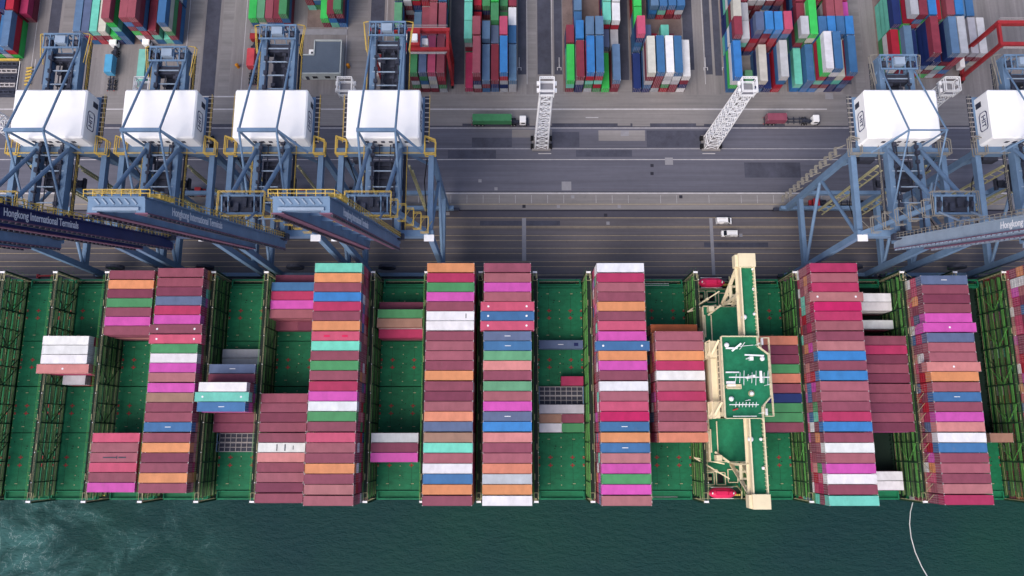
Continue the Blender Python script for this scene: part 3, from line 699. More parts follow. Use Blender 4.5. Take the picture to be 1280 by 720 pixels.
edge_rail(roof, 42.6, 1.1, 0.14)
edge_rail([(61.0, 6), (63.0, 6), (63.0, 25), (61, 25)], 40.0, 1.0, 0.12, False)
b.build('roof_railing', M['beige'], dho)
# wheelhouse windows band and west balconies
b = MB()
for k in range(12): b.box(50.84, 50.9, 7.0 + k * 1.4, 8.1 + k * 1.4, 38.0, 39.2)
b.build('windows', M['glass'], dho)
for ys, ye in ((5.6, 9.6), (20.4, 24.6)):
    b = MB()
    for lv in range(5):
        z = 22 + lv * 4
        b.box(48.9 + 0.2 * lv * 0, 50.85, ys, ye, z - 0.12, z)
        for hz in (0.5, 1.0): b.bar((48.95, ys, z + hz), (48.95, ye, z + hz), 0.1)
        b.bar((49.2, ys + 0.3, z), (50.4, ye - 0.3, z + 4), 0.5, 0.12)
    b.bar((48.95, ys, 12), (48.95, ys, 39), 0.2); b.bar((48.95, ye, 12), (48.95, ye, 39), 0.2)
    b.build('stair_balcony', M['beige'], dho)
# roof equipment
b = MB(); zz = 42.6
b.bar((51.6, 15.0, zz + 2.2), (61.2, 15.0, zz + 2.2), 0.24)
for k in range(9): x = 53.0 + k * 0.95; L = 0.9 + 0.5 * ((k * 7) % 3); b.bar((x, 15 - L, zz + 2.5), (x + 0.25, 15 + L * 0.8, zz + 2.6), 0.10)
b.bar((58.8, 13.6, zz + 3.4), (58.8, 16.4, zz + 3.4), 0.5); b.bar((56.4, 15, zz), (56.4, 15, zz + 6), 0.5)
b.build('radar_mast', M['whitep'], dho)
b = MB(); b.bar((51.6, 8.6, zz + 1.2), (58.6, 8.6, zz + 1.2), 0.18)
for k in range(7): x = 53.0 + k * 0.8; b.bar((x, 8.0, zz + 1.4), (x + 0.2, 9.2, zz + 1.4), 0.12)
b.bar((52.4, 5.9, zz + 1), (58, 5.9, zz + 1), 0.14)
b.build('signal_mast', M['whitep'], dho)
b = MB(); b.box(51.6, 54.4, 21.9, 22.3, zz + 0.6, zz + 1.0); b.bar((53, 21.4, zz + 0.9), (55.2, 23.2, zz + 1.4), 0.4)
b.bar((55.8, 20.4, zz + 1.6), (60.4, 20.2, zz + 1.6), 0.34); b.box(57.2, 58.1, 19.2, 20.1, zz, zz + 0.9)
b.bar((56.6, 19.6, zz), (56.6, 19.6, zz + 2.2), 0.22); b.bar((55, 22.6, zz + .4), (58.4, 22.9, zz + .4), 0.1)
b.bar((55, 21.8, zz + .4), (56.4, 23.6, zz + .4), 0.12); b.box(51.4, 53.6, 13.0, 14.2, zz, zz + 0.4); b.box(51.4, 54.6, 16.2, 16.5, zz, zz + 0.5)
b.build('radar_scanner', M['whitep'], dho)
for x, y, r in ((51.9, 22.9, 0.62), (60.3, 19.6, 0.6), (52.3, 10.0, 0.62), (57.3, 11.3, 0.5)):
    MB().dome((x, y, zz + r), r).build('satellite_dome', M['whitep'], dho)
MB().tube((57.3, 11.3, zz), (57.3, 11.3, zz + 0.3), 0.75, 12).build('dome_pedestal', M['tan'], dho)
MB().bar((52.6, 7.3, zz + 0.3), (53.8, 7.7, zz + 0.3), 0.3).build('life_ring_box', M['red'], dho)
b = MB()
edge_rail([(51.4, 12.4), (54.8, 12.4), (54.8, 13.4), (51.4, 13.4)], zz, 0.8, 0.1)
b.box(51.3, 54.9, 12.4, 13.4, zz - 0.02, zz + 0.05); b.build('vent_frame', M['beige'], dho)
for x, y in ((58.9, 22.9), (58.9, 6.6), (55.8, 9.6), (60.6, 13.2)):
    b = MB(); b.tube((x, y, zz), (x, y, zz + 3.4), 0.08, 6); b.box(x - 0.3, x + 0.3, y - 0.06, y + 0.06, zz + 3.1, zz + 3.3); b.build('whip_aerial', M['whitep'], dho)
for y in (7.0, 24.0, 10.6, 19.4):
    b = MB(); b.tube((61.2, y - 0.8, 41.0), (61.2, y + 0.8, 41.0), 0.34, 10); b.bar((61.2, y, 40.4), (61.2, y, 41), 0.3); b.build('liferaft_canister', M['whitep'], dho)
# bridge wings
for s in (1, -1):
    yy = lambda v: 15.2 + s * v
    y0, y1, yt = yy(9.6), yy(27.3), yy(30.7)
    b = MB(); b.box(56.9, 60.0, min(y0, y1), max(y0, y1), 40.6, 40.9)
    w = b.build('bridge_wing', M['green'], dho)
    b = MB(); b.box(56.55, 56.9, min(y0, y1), max(y0, y1), 40.2, 42.0); b.box(60.0, 60.3, min(y0, y1), max(y0, y1), 40.2, 42.0)
    for k in range(20): b.box(59.7, 60.0, yy(10 + k * 0.9) - 0.08, yy(10 + k * 0.9) + 0.08, 41.2, 41.9)
    b.build('wing_bulwark', M['beige'], w)
    b = MB(); b.box(56.2, 60.4, min(y1, yt), max(y1, yt), 39.4, 42.6)
    b.box(55.5, 56.2, min(y1, yt) + 0.2, max(y1, yt) - 0.2, 39.4, 41.9)
    b.build('wing_end_cab', M['beige'], w)
    # triangular bracket below the wing, two faces and webs
    b = MB()
    for xx in (56.4, 59.2):
        b.bar((xx, yy(27.5), 39.8), (xx, yy(21.0), 25.4), 0.35, 0.9, up=(1, 0, 0)); b.bar((xx, yy(20.6), 25.0), (xx, yy(20.6), 40.3), 0.35, 0.8, up=(1, 0, 0))
        b.bar((xx, yy(20.6), 33.5), (xx, yy(24.4), 33.5), 0.4, 0.7, up=(1, 0, 0))
        b.bar((xx, yy(9.6), 39.7), (xx, yy(27.6), 39.7), 0.35, 0.9, up=(1, 0, 0))
    for k in range(4): b.bar((56.4, yy(21 + 1.6 * k), 25.6 + 3.6 * k), (59.2, yy(21 + 1.6 * k), 25.6 + 3.6 * k), 0.5)
    b.build('wing_bracket', M['beige'], w)
    # lower side house under the wing
    b = MB(); b.box(51.0, 60.6, min(yy(9.2), yy(20.4)), max(yy(9.2), yy(20.4)), 11.5, 24.6)
    so = b.build('side_house', M['beige'], dho)
    b = MB(); b.box(51.2, 60.4, min(yy(9.3), yy(20.2)), max(yy(9.3), yy(20.2)), 24.6, 24.9); b.build('side_deck', M['green'], so)
    b = MB(); edge_rail([(51, yy(9.3)), (51, yy(20.3)), (56, yy(20.3))], 24.9, 1.1, 0.12, False)
    b.box(52.2, 53.6, min(yy(18.6), yy(20.0)), max(yy(18.6), yy(20.0)), 24.9, 27.4)
    b.bar((52.2, yy(17.8), 26), (55.6, yy(20.4), 26.3), 0.5, 0.5); b.bar((51.5, yy(12), 25.2), (51.5, yy(18), 25.2), 0.3)
    b.bar((53.2, yy(10), 25.2), (53.2, yy(18), 25.2), 0.25); b.build('deck_fittings', M['beige'], so)
    # provision crane jib
    b = MB(); b.bar((47.6, yy(19.3), 22.5), (56.0, yy(24.6), 24.5), 0.3); b.bar((47.6, yy(19.3), 22.3), (55.0, yy(20.9), 24.2), 0.28)
    b.dome((52.8, yy(22.6), 24.0), 0.45); b.tube((52.8, yy(22.6), 11.5), (52.8, yy(22.6), 24.2), 0.4, 10)
    b.build('provision_crane', M['beige'], dho)
    # boat deck with openings framed in beige
    b = MB(); ya, yb = sorted((yy(20.5), yy(27.4)))
    b.box(50.6, 61.6, ya, yb, 11.5, 14.2); b.box(43.5 + 7, 50.6, ya, yb, 11.5, 13.6)
    b.build('boat_deck', M['green'], dho)
    b = MB()
    for x0, x1, v0, v1 in ((50.9, 54.6, 23.4, 26.6), (55.2, 57.6, 23.4, 26.6), (58.4, 61, 22.6, 26.0)):
        a_, c_ = sorted((yy(v0), yy(v1)))
        for p, q in (((x0, a_), (x1, a_)), ((x1, a_), (x1, c_)), ((x1, c_), (x0, c_)), ((x0, c_), (x0, a_))): b.bar((*p, 14.5), (*q, 14.5), 0.22)
    b.build('opening_frame', M['beige'], dho)
    b = MB()
    for x0, x1, v0, v1 in ((51.2, 54.2, 23.8, 26.2), (55.6, 57.2, 23.8, 26.2)):
        a_, c_ = sorted((yy(v0), yy(v1))); b.box(x0, x1, a_, c_, 14.2, 14.25)
    b.build('deck_opening', M['black'], dho)
    b = MB(); b.dome((52.2, yy(25), 14.4), 0.5); b.box(53.0, 53.8, yy(25) - .4, yy(25) + .4, 14.2, 15.2)
    for x in (51.6, 60.6): b.bar((x, yy(26.6), 14), (x, yy(28.0), 18.8), 0.3); b.bar((x, yy(28.0), 18.8), (x, yy(30.0), 18.4), 0.3)
    b.bar((51.6, yy(27.0), 15.6), (60.6, yy(27.0), 15.6), 0.2)
    b.build('boat_davit', M['tan'], dho)
    # lifeboat
    lb = empty('lifeboat', (56.0, yy(28.6), 15.0))
    tag(lb, 'red enclosed lifeboat slung on the %s side of the wheelhouse' % ('quay' if s > 0 else 'open water'), 'lifeboat', 'lifeboats beside the wheelhouse')
    vs = []; fs = []; NX, NR = 13, 14
    for i in range(NX):
        t = -1 + 2 * i / (NX - 1); r = max(0.06, (1 - abs(t) ** 3.2)) ** 0.6
        for j in range(NR):
            a = 2 * PI * j / NR; vs.append((t * 3.7, math.cos(a) * 1.42 * r, 1.5 + math.sin(a) * 1.35 * r))
    for i in range(NX - 1):
        for j in range(NR): fs.append((i * NR + j, i * NR + (j + 1) % NR, (i + 1) * NR + (j + 1) % NR, (i + 1) * NR + j))
    b = MB(); b._add(vs, fs + [tuple(range(NR)), tuple(range((NX - 1) * NR + NR - 1, (NX - 1) * NR - 1, -1))]); o = b.build('boat_hull', M['boat'], lb)
    for p in o.data.polygons: p.use_smooth = True
    b = MB(); b.cbox(-2.0, 1.3, -0.6, 0.6, 2.6, 3.1, 0.12); b.build('canopy_ridge', M['boat'], lb)
    b = MB(); b.box(1.5, 2.3, -0.42, 0.42, 2.3, 3.3); b.build('conning_hatch', M['boat'], lb)
    b = MB()
    for sy in (-1, 1): b.bar((-3.0, sy * 1.44, 1.5), (3.0, sy * 1.44, 1.5), 0.1)
    for t in (-2.8, 2.8): b.bar((t, -0.2, 2.4), (t, 0.2, 2.9), 0.25)
    b.build('fender_strip', M['whitep'], lb)
# funnel side boxes between wheelhouse and next bay
# warm lamps / white dots on the hatch corners
for px, py, r_ in ((941, 362, .42), (942, 393, .42), (950, 549, .42), (953, 585, .42), (940, 337, .42), (929, 397, .7), (937, 549, .7)):
    p = at(px, py, 40.5); b = MB(); b.dome((p.x, p.y, 41.2), r_); b.bar((p.x, p.y, 40.3), (p.x, p.y, 41), 0.15); b.build('searchlight', M['whitep'], dho)
# gangways
for y, lab in ((43.9, 'white gangway stowed at the quay side rail of the ship'), (-14.9, 'white gangway stowed along the open water rail of the ship')):
    gw = empty('gangway', (41.5, y, 12.0)); tag(gw, lab, 'gangway', 'ship gangways')
    b = MB(); b.box(-4.6, 3.2, -0.25, 0.25, 0.6, 0.8); b.build('walkway', M['whitep'], gw)
    b = MB()
    for sy in (-0.25, 0.25): b.bar((-4.6, sy, 1.6), (3.2, sy, 1.6), 0.07)
    for k in range(9): b.bar((-4.5 + k * 0.95, 0.25, 0.8), (-4.5 + k * 0.95, 0.25, 1.6), 0.05); b.bar((-4.5 + k * 0.95, -0.25, 0.8), (-4.5 + k * 0.95, -0.25, 1.6), 0.05)
    b.build('handrail', M['whitep'], gw)
    MB().box(-5.4, -4.6, -0.5, 0.5, 0.5, 0.9).build('turntable', M['steel'], gw)

# floating line in the water
pts = [at(x, y, -3.0) for x, y in ((1141, 628), (1138, 640), (1137, 655), (1139, 672), (1144, 690), (1152, 708), (1163, 727), (1176, 745))]
b = MB()
for p, q in zip(pts, pts[1:]): b.tube(p, q, 0.13, 6)
tag(b.build('floating_rope', M['rope']), 'thin pale rope trailing away across the dark water', 'rope')

# ------------------------------------------------------------------ quay cranes
YL, YS = 70.0, 49.1        # landside and seaside rails
def lettering(txt, size_x, height, origin, right, up, m, parent, name='lettering', depth=0.02):
    cu = bpy.data.curves.new(name, 'FONT'); cu.body = txt; cu.size = 1; cu.align_x = 'CENTER'; cu.align_y = 'CENTER'; cu.extrude = depth; cu.offset = 0.012; cu.resolution_u = 6
    cu.materials.append(m)
    o = bpy.data.objects.new(name, cu); COL.objects.link(o)
    bpy.context.view_layer.update()
    d = o.dimensions
    r = Vector(right).normalized(); u = Vector(up).normalized(); n = r.cross(u)
    sx = size_x / max(d.x, 1e-3); sy = height / max(d.y, 1e-3)
    mtx = Matrix(((r.x * sx, u.x * sy, n.x, origin[0]), (r.y * sx, u.y * sy, n.y, origin[1]), (r.z * sx, u.z * sy, n.z, origin[2]), (0, 0, 0, 1)))
    me = bpy.data.meshes.new_from_object(o.evaluated_get(bpy.context.evaluated_depsgraph_get())); bpy.data.objects.remove(o)
    me.name = name
    if not me.materials: me.materials.append(m)
    o = bpy.data.objects.new(name, me); COL.objects.link(o)
    o.parent = parent; o.matrix_local = mtx
    return o
def quay_crane(xc, lab, side=1, body='blue', boomc='blue', off=0.0, stairs=False, emblem=True, boom_u=70.0, rear=103.0):
    """SIDE = +1 when its east flank faces the camera's foot point"""
    C = empty('quay_crane', (xc, YL, 0)); tag(C, lab, 'quay crane', 'ship to shore cranes on the quay')
    mb, mo = M[body], M[boomc]
    Y = lambda v: v - YL
    hw = 11.1
    ZP, ZT = 13.0, 48.0
    for sx in (-1, 1):
        for yv in (YL, YS):
            b = MB(); b.bar((sx * hw, Y(yv), 2.2), (sx * hw, Y(yv), ZT), 1.25, 1.6, up=(0, 1, 0))
            b.build('leg', mb, C)
        b = MB(); b.bar((sx * hw, Y(YL), ZP), (sx * hw, Y(YS), ZP), 1.2, 2.0); b.build('portal_beam', mb, C)
        b = MB(); b.bar((sx * hw, Y(YL), ZT), (sx * hw, Y(YS), ZT), 1.3, 1.7); b.build('upper_side_beam', mb, C)
        b = MB(); b.tube((sx * hw, Y(YL) - 0.4, 29), (sx * hw, Y(YS), ZT - 0.6), 0.45, 10); b.build('brace', mb, C)
        b = MB(); b.tube((sx * hw, Y(YL) - 0.4, 28), (sx * hw, Y(YS), ZP + 0.6), 0.45, 10); b.build('brace', mb, C)
    for yv in (YL, YS):
        b = MB(); b.bar((-13.2, Y(yv), 2.4), (13.2, Y(yv), 2.4), 1.1, 1.5); b.build('sill_beam', mb, C)
        for sx in (-1, 1):
            bg = MB(); bg.box(sx * 11.2 - 3.6, sx * 11.2 + 3.6, Y(yv) - 0.45, Y(yv) + 0.45, 0.9, 1.7)
            bo = bg.build('bogie', M['steel'], C)
            w = MB()
            for k in range(8): x = sx * 11.2 - 3.2 + k * 0.92; w.tube((x, Y(yv) - 0.2, 0.42), (x, Y(yv) + 0.2, 0.42), 0.4, 12)
            w.build('wheels', M['black'], bo)
        b = MB(); b.bar((-hw - 1, Y(yv), ZT + 0.6), (hw + 1, Y(yv), ZT + 0.6), 1.6, 2.0); b.build('upper_cross_beam', mb, C)
    b = MB(); b.bar((-hw, Y(YL), ZP + 4), (hw, Y(YL), ZP + 4), 1.0, 1.4); b.build('portal_tie', mb, C)
    # diagonal knees from legs to the landside cross beam
    for sx in (-1, 1):
        b = MB(); b.tube((sx * hw, Y(YL), 38), (sx * 5, Y(YL), ZT), 0.38, 8); b.build('knee_brace', mb, C)
    # girders: rear end to hinge
    gx = 3.6; GY0, GY1 = rear, 46.5; RD = rear - 103.0; YEL = M['yellow'] if side > 0 else M['drab']; SR = 0.28 if side > 0 else 0.2
    for sx in (-1, 1):
        b = MB(); b.box(sx * gx - 0.65, sx * gx + 0.65, Y(GY1), Y(GY0), 49.6, 52.0); b.build('girder', mb, C)
    for k in range(10):
        y = rear - 5.5 - k * 3.6 if k < 4 else 68 - (k - 4) * 4
        MB().bar((-gx, Y(y), 51.9), (gx, Y(y), 51.9), 0.26).build('cross_tie', M['pale'], C)
    # service walkways beside the girders with yellow rails
    for sx in (-1, 1):
        b = MB(); b.box(*sorted((sx * 4.3, sx * 5.3)), Y(50), Y(rear), 49.0, 49.04)
        wk = b.build('walkway', M['steel'], C)
        b = MB()
        for (a, e) in ((50, int(rear)),):
            for hz in (0.5, 1.05): b.bar((sx * 5.3, Y(a), 49.1 + hz), (sx * 5.3, Y(e), 49.1 + hz), 0.09)
            k = a
            while k <= e: b.bar((sx * 5.3, Y(k), 49.1), (sx * 5.3, Y(k), 50.15), 0.08); k += 1.5
        b.build('handrail', YEL, wk)
    for sx in (-1, 1):
        b = MB(); b.box(*sorted((sx * 2.55, sx * 2.9)), Y(48), Y(rear - 4), 52.0, 52.3)
        yy_ = 49.0
        while yy_ < rear - 6:
            w_ = random.uniform(0.4, 1.2); b.box(*sorted((sx * 2.2, sx * 3.1)), Y(yy_), Y(yy_ + w_), 52.05, 52.3 + random.uniform(0.2, 0.9)); yy_ += random.uniform(1.6, 4.2)
        b.build('cable_tray', M['steel'], C)
        b = MB(); b.box(*sorted((sx * 1.2, sx * 1.45)), Y(53), Y(rear - 4), 50.6, 50.75)
        yy_ = 72.0 + sx
        while yy_ < rear - 6: b.box(*sorted((sx * 0.7, sx * 1.7)), Y(yy_), Y(yy_ + 0.8), 50.3, 51.0); yy_ += 3.1
        b.build('trolley_rope_guide', M['steel'], C)
    b = MB(); b.box(-2.2, 2.2, Y(86), Y(rear - 5), 48.2, 48.3); b.build('rope_tray', M['steel'], C)
    # cross bracing low on the portal and drooping cables
    for sx in (-1, 1):
        b = MB()
        pts_ = [(sx * (hw - 1.2), Y(YL - 1) , 47.0), (sx * (hw - 2.4), Y(YL - 5), 41.5), (sx * (hw - 2.0), Y(YL - 11), 40.0), (sx * (hw - 1.0), Y(YS + 1), 45.5)]
        for p_, q_ in zip(pts_, pts_[1:]): b.tube(p_, q_, 0.13, 6)
        b.build('power_cable', M['black'], C)
    b = MB(); b.tube((-hw, Y(YS), 47), (-3.6, Y(YS), 49.5), 0.4, 8); b.tube((hw, Y(YS), 47), (3.6, Y(YS), 49.5), 0.4, 8); b.bar((-3.8, Y(YS), 49.5), (3.8, Y(YS), 49.5), 0.7); b.build('hinge_cross_beam', mb, C)
    b = MB(); b.box(-8.6, -4.9, Y(YL) - 1.4, Y(YL) + 1.6, 44.2, 46.9); b.bar((-8.8, Y(YL), 46.9), (-8.8, Y(YL), 48), 0.3); b.build('electrical_cabin', M['steel'], C)
    # rear frame with winches
    b = MB()
    for z in (50.2, 53.4):
        b.bar((-4.6, Y(103 + RD), z), (4.6, Y(103 + RD), z), 0.4); b.bar((-4.6, Y(99.4 + RD), z), (4.6, Y(99.4 + RD), z), 0.35)
    for x in (-4.4, -2.9, -1.5, 1.5, 2.9, 4.4):
        b.bar((x, Y(99.4 + RD), 53.4), (x, Y(103 + RD), 53.4), 0.25); b.bar((x, Y(103 + RD), 50), (x, Y(103 + RD), 53.4), 0.25); b.bar((x, Y(99.4 + RD), 50.2), (x * 0.8, Y(102.6 + RD), 53.2), 0.22)
    rf = b.build('rear_frame', mb, C)
    b = MB(); b.box(-1.3, 1.3, Y(100.3 + RD), Y(102.2 + RD), 52.2, 54.2); b.build('winch_house', M['pale'], rf)
    b = MB()
    for x in (-3.2, 3.2): b.tube((x - 0.7, Y(101 + RD), 52.6), (x + 0.7, Y(101 + RD), 52.6), 0.8, 12)
    b.box(-3.4, 3.4, Y(96.8 + RD), Y(98.8 + RD), 49.0, 51.4); b.build('sheave_set', M['steel'], rf)
    for sx in (-1, 1):
        b = MB()
        b.bar((sx * 5.3, Y(96 + RD), 52.2), (sx * 6.2, Y(103.6 + RD), 52.2), 0.16); b.bar((sx * 6.2, Y(103.6 + RD), 52.2), (sx * 4.4, Y(103.9 + RD), 52.2), 0.16); b.bar((sx * 5.3, Y(96 + RD), 51.2), (sx * 6.2, Y(103.6 + RD), 51.2), 0.16)
        b.bar((sx * 6.2, Y(103.6 + RD), 51.2), (sx * 6.2, Y(103.6 + RD), 52.2), 0.16); b.build('end_guard_rail', YEL, rf)
    # trolley, spreader and cab parked between the girders
    b = MB(); b.cbox(-2.8, 2.8, Y(60.5), Y(67.5), 46.8, 49.2, 0.15)
    for k in range(4): b.box(-2.2, 2.2, Y(61.2 + 1.6 * k), Y(61.9 + 1.6 * k), 49.2, 49.7)
    tr = b.build('trolley', M['steel'], C)
    b = MB(); b.cbox(-1.2, 1.2, Y(57.6), Y(60.2), 43.4, 46.0, 0.15); b.build('operator_cab', M['whitep'], tr)
    b = MB(); b.box(-3.0, 3.0, Y(63.2), Y(65), 41.5, 42.3)
    for x in (-3, 3): b.box(x - 0.3, x + 0.3, Y(62.6), Y(65.6), 41.3, 42.3)
    b.build('spreader', M['steel'], tr)
    b = MB()
    for x in (-2, 2):
        for y in (63.4, 64.8): b.bar((x, Y(y), 42.2), (x, Y(y), 47), 0.06)
    b.build('hoist_ropes', M['black'], tr)
    # machinery house on top
    hx = off
    b = MB(); b.box(hx - 9.3, hx + 9.3, Y(70.4), Y(84.2), 49.05, 49.5); pf = b.build('house_platform', mb, C)
    b = MB(); b.cbox(hx - 8.8, hx + 8.8, Y(71.2), Y(83.7), 49.5, 55.0, 0.35); mh = b.build('machinery_house', M['white'], C)
    b = MB(); b.box(hx - 8.2, hx - 6.0, Y(71.4), Y(71.6), 50, 52.2)
    for k in range(6): b.box(hx - 4.5 + 1.9 * k, hx - 3.6 + 1.9 * k, Y(71.13), Y(71.2), 52, 53)
    for s2 in (-1, 1): b.box(*sorted((hx + s2 * 8.8, hx + s2 * 8.83)), Y(80.6), Y(82.0), 49.8, 52.0)
    b.build('louvre', M['steel'], mh)
    if emblem:
        xs = hx + side * 8.82; b = MB(); yc, zc, w, h_ = 76.6, 52.2, 2.3, 1.45
        oc = [(w, h_ - .5), (w - .5, h_), (-w + .5, h_), (-w, h_ - .5), (-w, -h_ + .5), (-w + .5, -h_), (w - .5, -h_), (w, -h_ + .5)]
        for i in range(8):
            p, q = oc[i], oc[(i + 1) % 8]; b.bar((xs, Y(yc + p[0]), zc + p[1]), (xs, Y(yc + q[0]), zc + q[1]), 0.06, 0.28, up=(1, 0, 0) if False else (0, 0, 1))
        lg = b.build('emblem', M['navy'], mh)
        lettering('HIT', 3.0, 1.5, (xs, Y(yc), zc), (0, side, 0), (0, 0, 1), M['navy'], mh, 'emblem_letters')
    # walkway round the house
    for sx in (-1, 1):
        b = MB(); b.box(*sorted((hx + sx * 9.3, hx + sx * 10.6)), Y(72), Y(84.5), 49.3, 49.4)
        b.mi(1)
        for k in range(10): b.bar((hx + sx * 9.4, Y(72.6 + 1.25 * k), 49.46), (hx + sx * 10.6, Y(72.6 + 1.25 * k), 49.46), 0.2)
        b.build('house_walkway', [M['steel'], M['casting']], pf)
    b = MB()
    for sx in (-1, 1):
        for hz in (0.5, 1.1): b.bar((hx + sx * 10.6, Y(72), 49.4 + hz), (hx + sx * 10.6, Y(84.5), 49.4 + hz), 0.08)
        x0, x1 = sorted((sx * 9.6, sx * 12.2))
        for z in (48.6, 49.7, 50.6):
            for p, q in (((x0, 69.0), (x1, 69.0)), ((x1, 69.0), (x1, 72.6)), ((x1, 72.6), (x0, 73.6)), ((x0, 73.6), (x0, 69))): b.bar((p[0], Y(p[1]), z), (q[0], Y(q[1]), z), 0.2)
    for hz in (0.5, 1.1): b.bar((-12, Y(69.2), 49.6 + hz), (12, Y(69.2), 49.6 + hz), 0.1)
    b.build('guard_rail', YEL, pf)
    # A-frame, apex platform and stays
    AY, AZ = 50.0, 69.0
    for sx in (-1, 1):
        b = MB(); b.bar((sx * hw, Y(YS), ZT + 1), (sx * 4.0, Y(AY), AZ), 0.95, 0.95); b.build('a_frame_leg', mb, C)
        b = MB(); b.bar((sx * hw - 1.2, Y(YS) - 1.2, ZT + 1.7), (sx * hw + 1.2, Y(YS) - 1.2, ZT + 1.7), 1.6, 0.3); b.build('leg_cap', M['whitep'], C)
        b = MB(); b.tube((sx * 3.9, Y(YL - 0.6), ZT + 3.8), (sx * 3.3, Y(AY + 0.5), AZ), 0.5, 10); b.build('rear_strut', mb, C)
        b = MB(); b.tube((sx * 4.0, Y(99.5 + RD), 52.6), (sx * 4.3, Y(69.9), 62.8), SR, 8); b.build('backstay', mb, C)
        b = MB(); b.tube((sx * 4.3, Y(69.9), 62.8), (sx * 4.4, Y(54.4), 52.5), SR, 8); b.build('front_stay', mb, C)
    b = MB(); b.bar((-4.6, Y(69.9), 62.8), (4.6, Y(69.9), 62.8), *((0.85, 0.7) if side > 0 else (0.3, 0.3)))
    b.bar((4.4 * side, Y(69.9), 62.8), (9.6 * side, Y(67.5), 55.0), SR * 1.7); 
    for sx in (-1, 1): b.bar((sx * 4.4, Y(70.6), 50), (sx * 4.4, Y(69.9), 62.8), SR * 1.5)
    b.build('stay_frame', mb, C)
    b = MB(); b.box(-4.6, 4.6, Y(47.8), Y(52.2), AZ, AZ + 0.3)
    for x in (-3.4, -2.3, 2.3, 3.4): b.tube((x - 0.2, Y(50), AZ + 0.9), (x + 0.2, Y(50), AZ + 0.9), 0.75, 14)
    b.box(-1.4, -0.4, Y(48.4), Y(50.2), AZ + 0.3, AZ + 1.2); b.box(0.4, 1.2, Y(49.4), Y(51.4), AZ + 0.3, AZ + 1.0)
    b.cur = 1
    for x in (-4.2, -2.8, 2.8, 4.2): b.bar((x, Y(48), AZ + 0.3), (x, Y(51.8), AZ + 0.9), 0.3)
    b.bar((-4.6, Y(48), AZ + 0.5), (4.6, Y(48), AZ + 0.5), 0.4); b.bar((-4.6, Y(52), AZ + 0.5), (4.6, Y(52), AZ + 0.5), 0.4)
    ap = b.build('apex_platform', [M['steel'], mb], C)
    b = MB()
    for z in (AZ + 0.6, AZ + 1.3):
        for p, q in (((-5, 47.4), (5, 47.4)), ((5, 47.4), (5, 52.8)), ((5, 52.8), (-5, 52.8)), ((-5, 52.8), (-5, 47.4))): b.bar((p[0], Y(p[1]), z), (q[0], Y(q[1]), z), 0.12)
    for k in range(8): b.bar((-5 + k * 10 / 7, Y(52.8), AZ), (-5 + k * 10 / 7, Y(52.8), AZ + 1.3), 0.1); b.bar((-5 + k * 10 / 7, Y(47.4), AZ), (-5 + k * 10 / 7, Y(47.4), AZ + 1.3), 0.1)
    # stepped platforms down from apex
    for j in range(5):
        x = side * (4.5 + 1.3 * j); z = AZ - 3.2 * j - 1
        for p, q in (((x, 47.6), (x + side * 1.8, 47.6)), ((x + side * 1.8, 47.6), (x + side * 1.8, 51.4)), ((x + side * 1.8, 51.4), (x, 51.4))): b.bar((p[0], Y(p[1]), z), (q[0], Y(q[1]), z), 0.13); b.bar((p[0], Y(p[1]), z + 1), (q[0], Y(q[1]), z + 1), 0.13)
        b.bar((x + side, Y(47.6), z), (x + side * 2.2, Y(51.4), z - 3.2), 0.12)
    b.build('apex_rail', YEL, ap)
    b = MB(); b.box(-5.6, 5.6, Y(46.6), Y(48.0), 52.2, 53.6); 
    for x in (-4, 0, 4): b.box(x - 0.8, x + 0.8, Y(46.4), Y(48.4), 53.6, 54.6)
    b.build('hinge_machinery', M['steel'], C)
    # raised boom
    hy, hz = 46.2, 50.6
    d = Vector((0, -12.0, 68.6)).normalized(); n = Vector((0, -d.z, d.y)) * -1
    def P(u, v, x): q = Vector((0, Y(hy), hz)) + d * u + n * v; q.x = x; return q
    BU = boom_u
    bm = MB()
    def bbox(b, u0, u1, v0, v1, x0, x1):
        vs = [P(u, v, x) for u in (u0, u1) for v in (v0, v1) for x in (x0, x1)]
        b._add(vs, [(0, 1, 3, 2), (4, 6, 7, 5), (0, 4, 5, 1), (2, 3, 7, 6), (0, 2, 6, 4), (1, 5, 7, 3)])
    for sx in (-1, 1): bbox(bm, 0, BU, -1.1, 1.1, *sorted((sx * 2.9, sx * 4.2)))
    bbox(bm, BU - 1.4, BU, -0.9, 1.0, -2.9, 2.9); bbox(bm, BU - 5.4, BU - 4.6, -0.5, 0.5, -2.9, 2.9)
    for u in range(6, int(BU) - 6, 8): bbox(bm, u, u + 0.5, 0.3, 0.9, -2.9, 2.9)
    bo = bm.build('boom', mo, C)
    b = MB()
    for sx in (-1, 1): bbox(b, 0.5, BU - 0.2, -1.3, -1.1, *sorted((sx * 2.6, sx * 4.5)))
    b.build('lower_flange', M['flange'] if body == 'blue' else mo, bo)
    b = MB()
    for sx in (-1, 1):
        b = MB(); bbox(b, 0.8, BU - 0.8, -1.66, -1.60, *sorted((sx * 4.1, sx * 4.5)))
        for k in range(int(BU / 1.6)): bbox(b, 1 + k * 1.6, 1.9 + k * 1.6, -1.6, -1.3, *sorted((sx * 4.12, sx * 4.48)))
        b.build('rack_rail', M['pale'] if side < 0 else M['steel'], bo)
    b = MB()
    for sx in (-1, 1):
        bbox(b, 1, BU - 1, 1.1, 1.25, *sorted((sx * 3.2, sx * 4.9)))
    bbox(b, BU - 1.2, BU + 0.2, 1.0, 1.25, -4.2, 4.2)
    b.build('boom_walkway', mo, bo)
    b = MB()
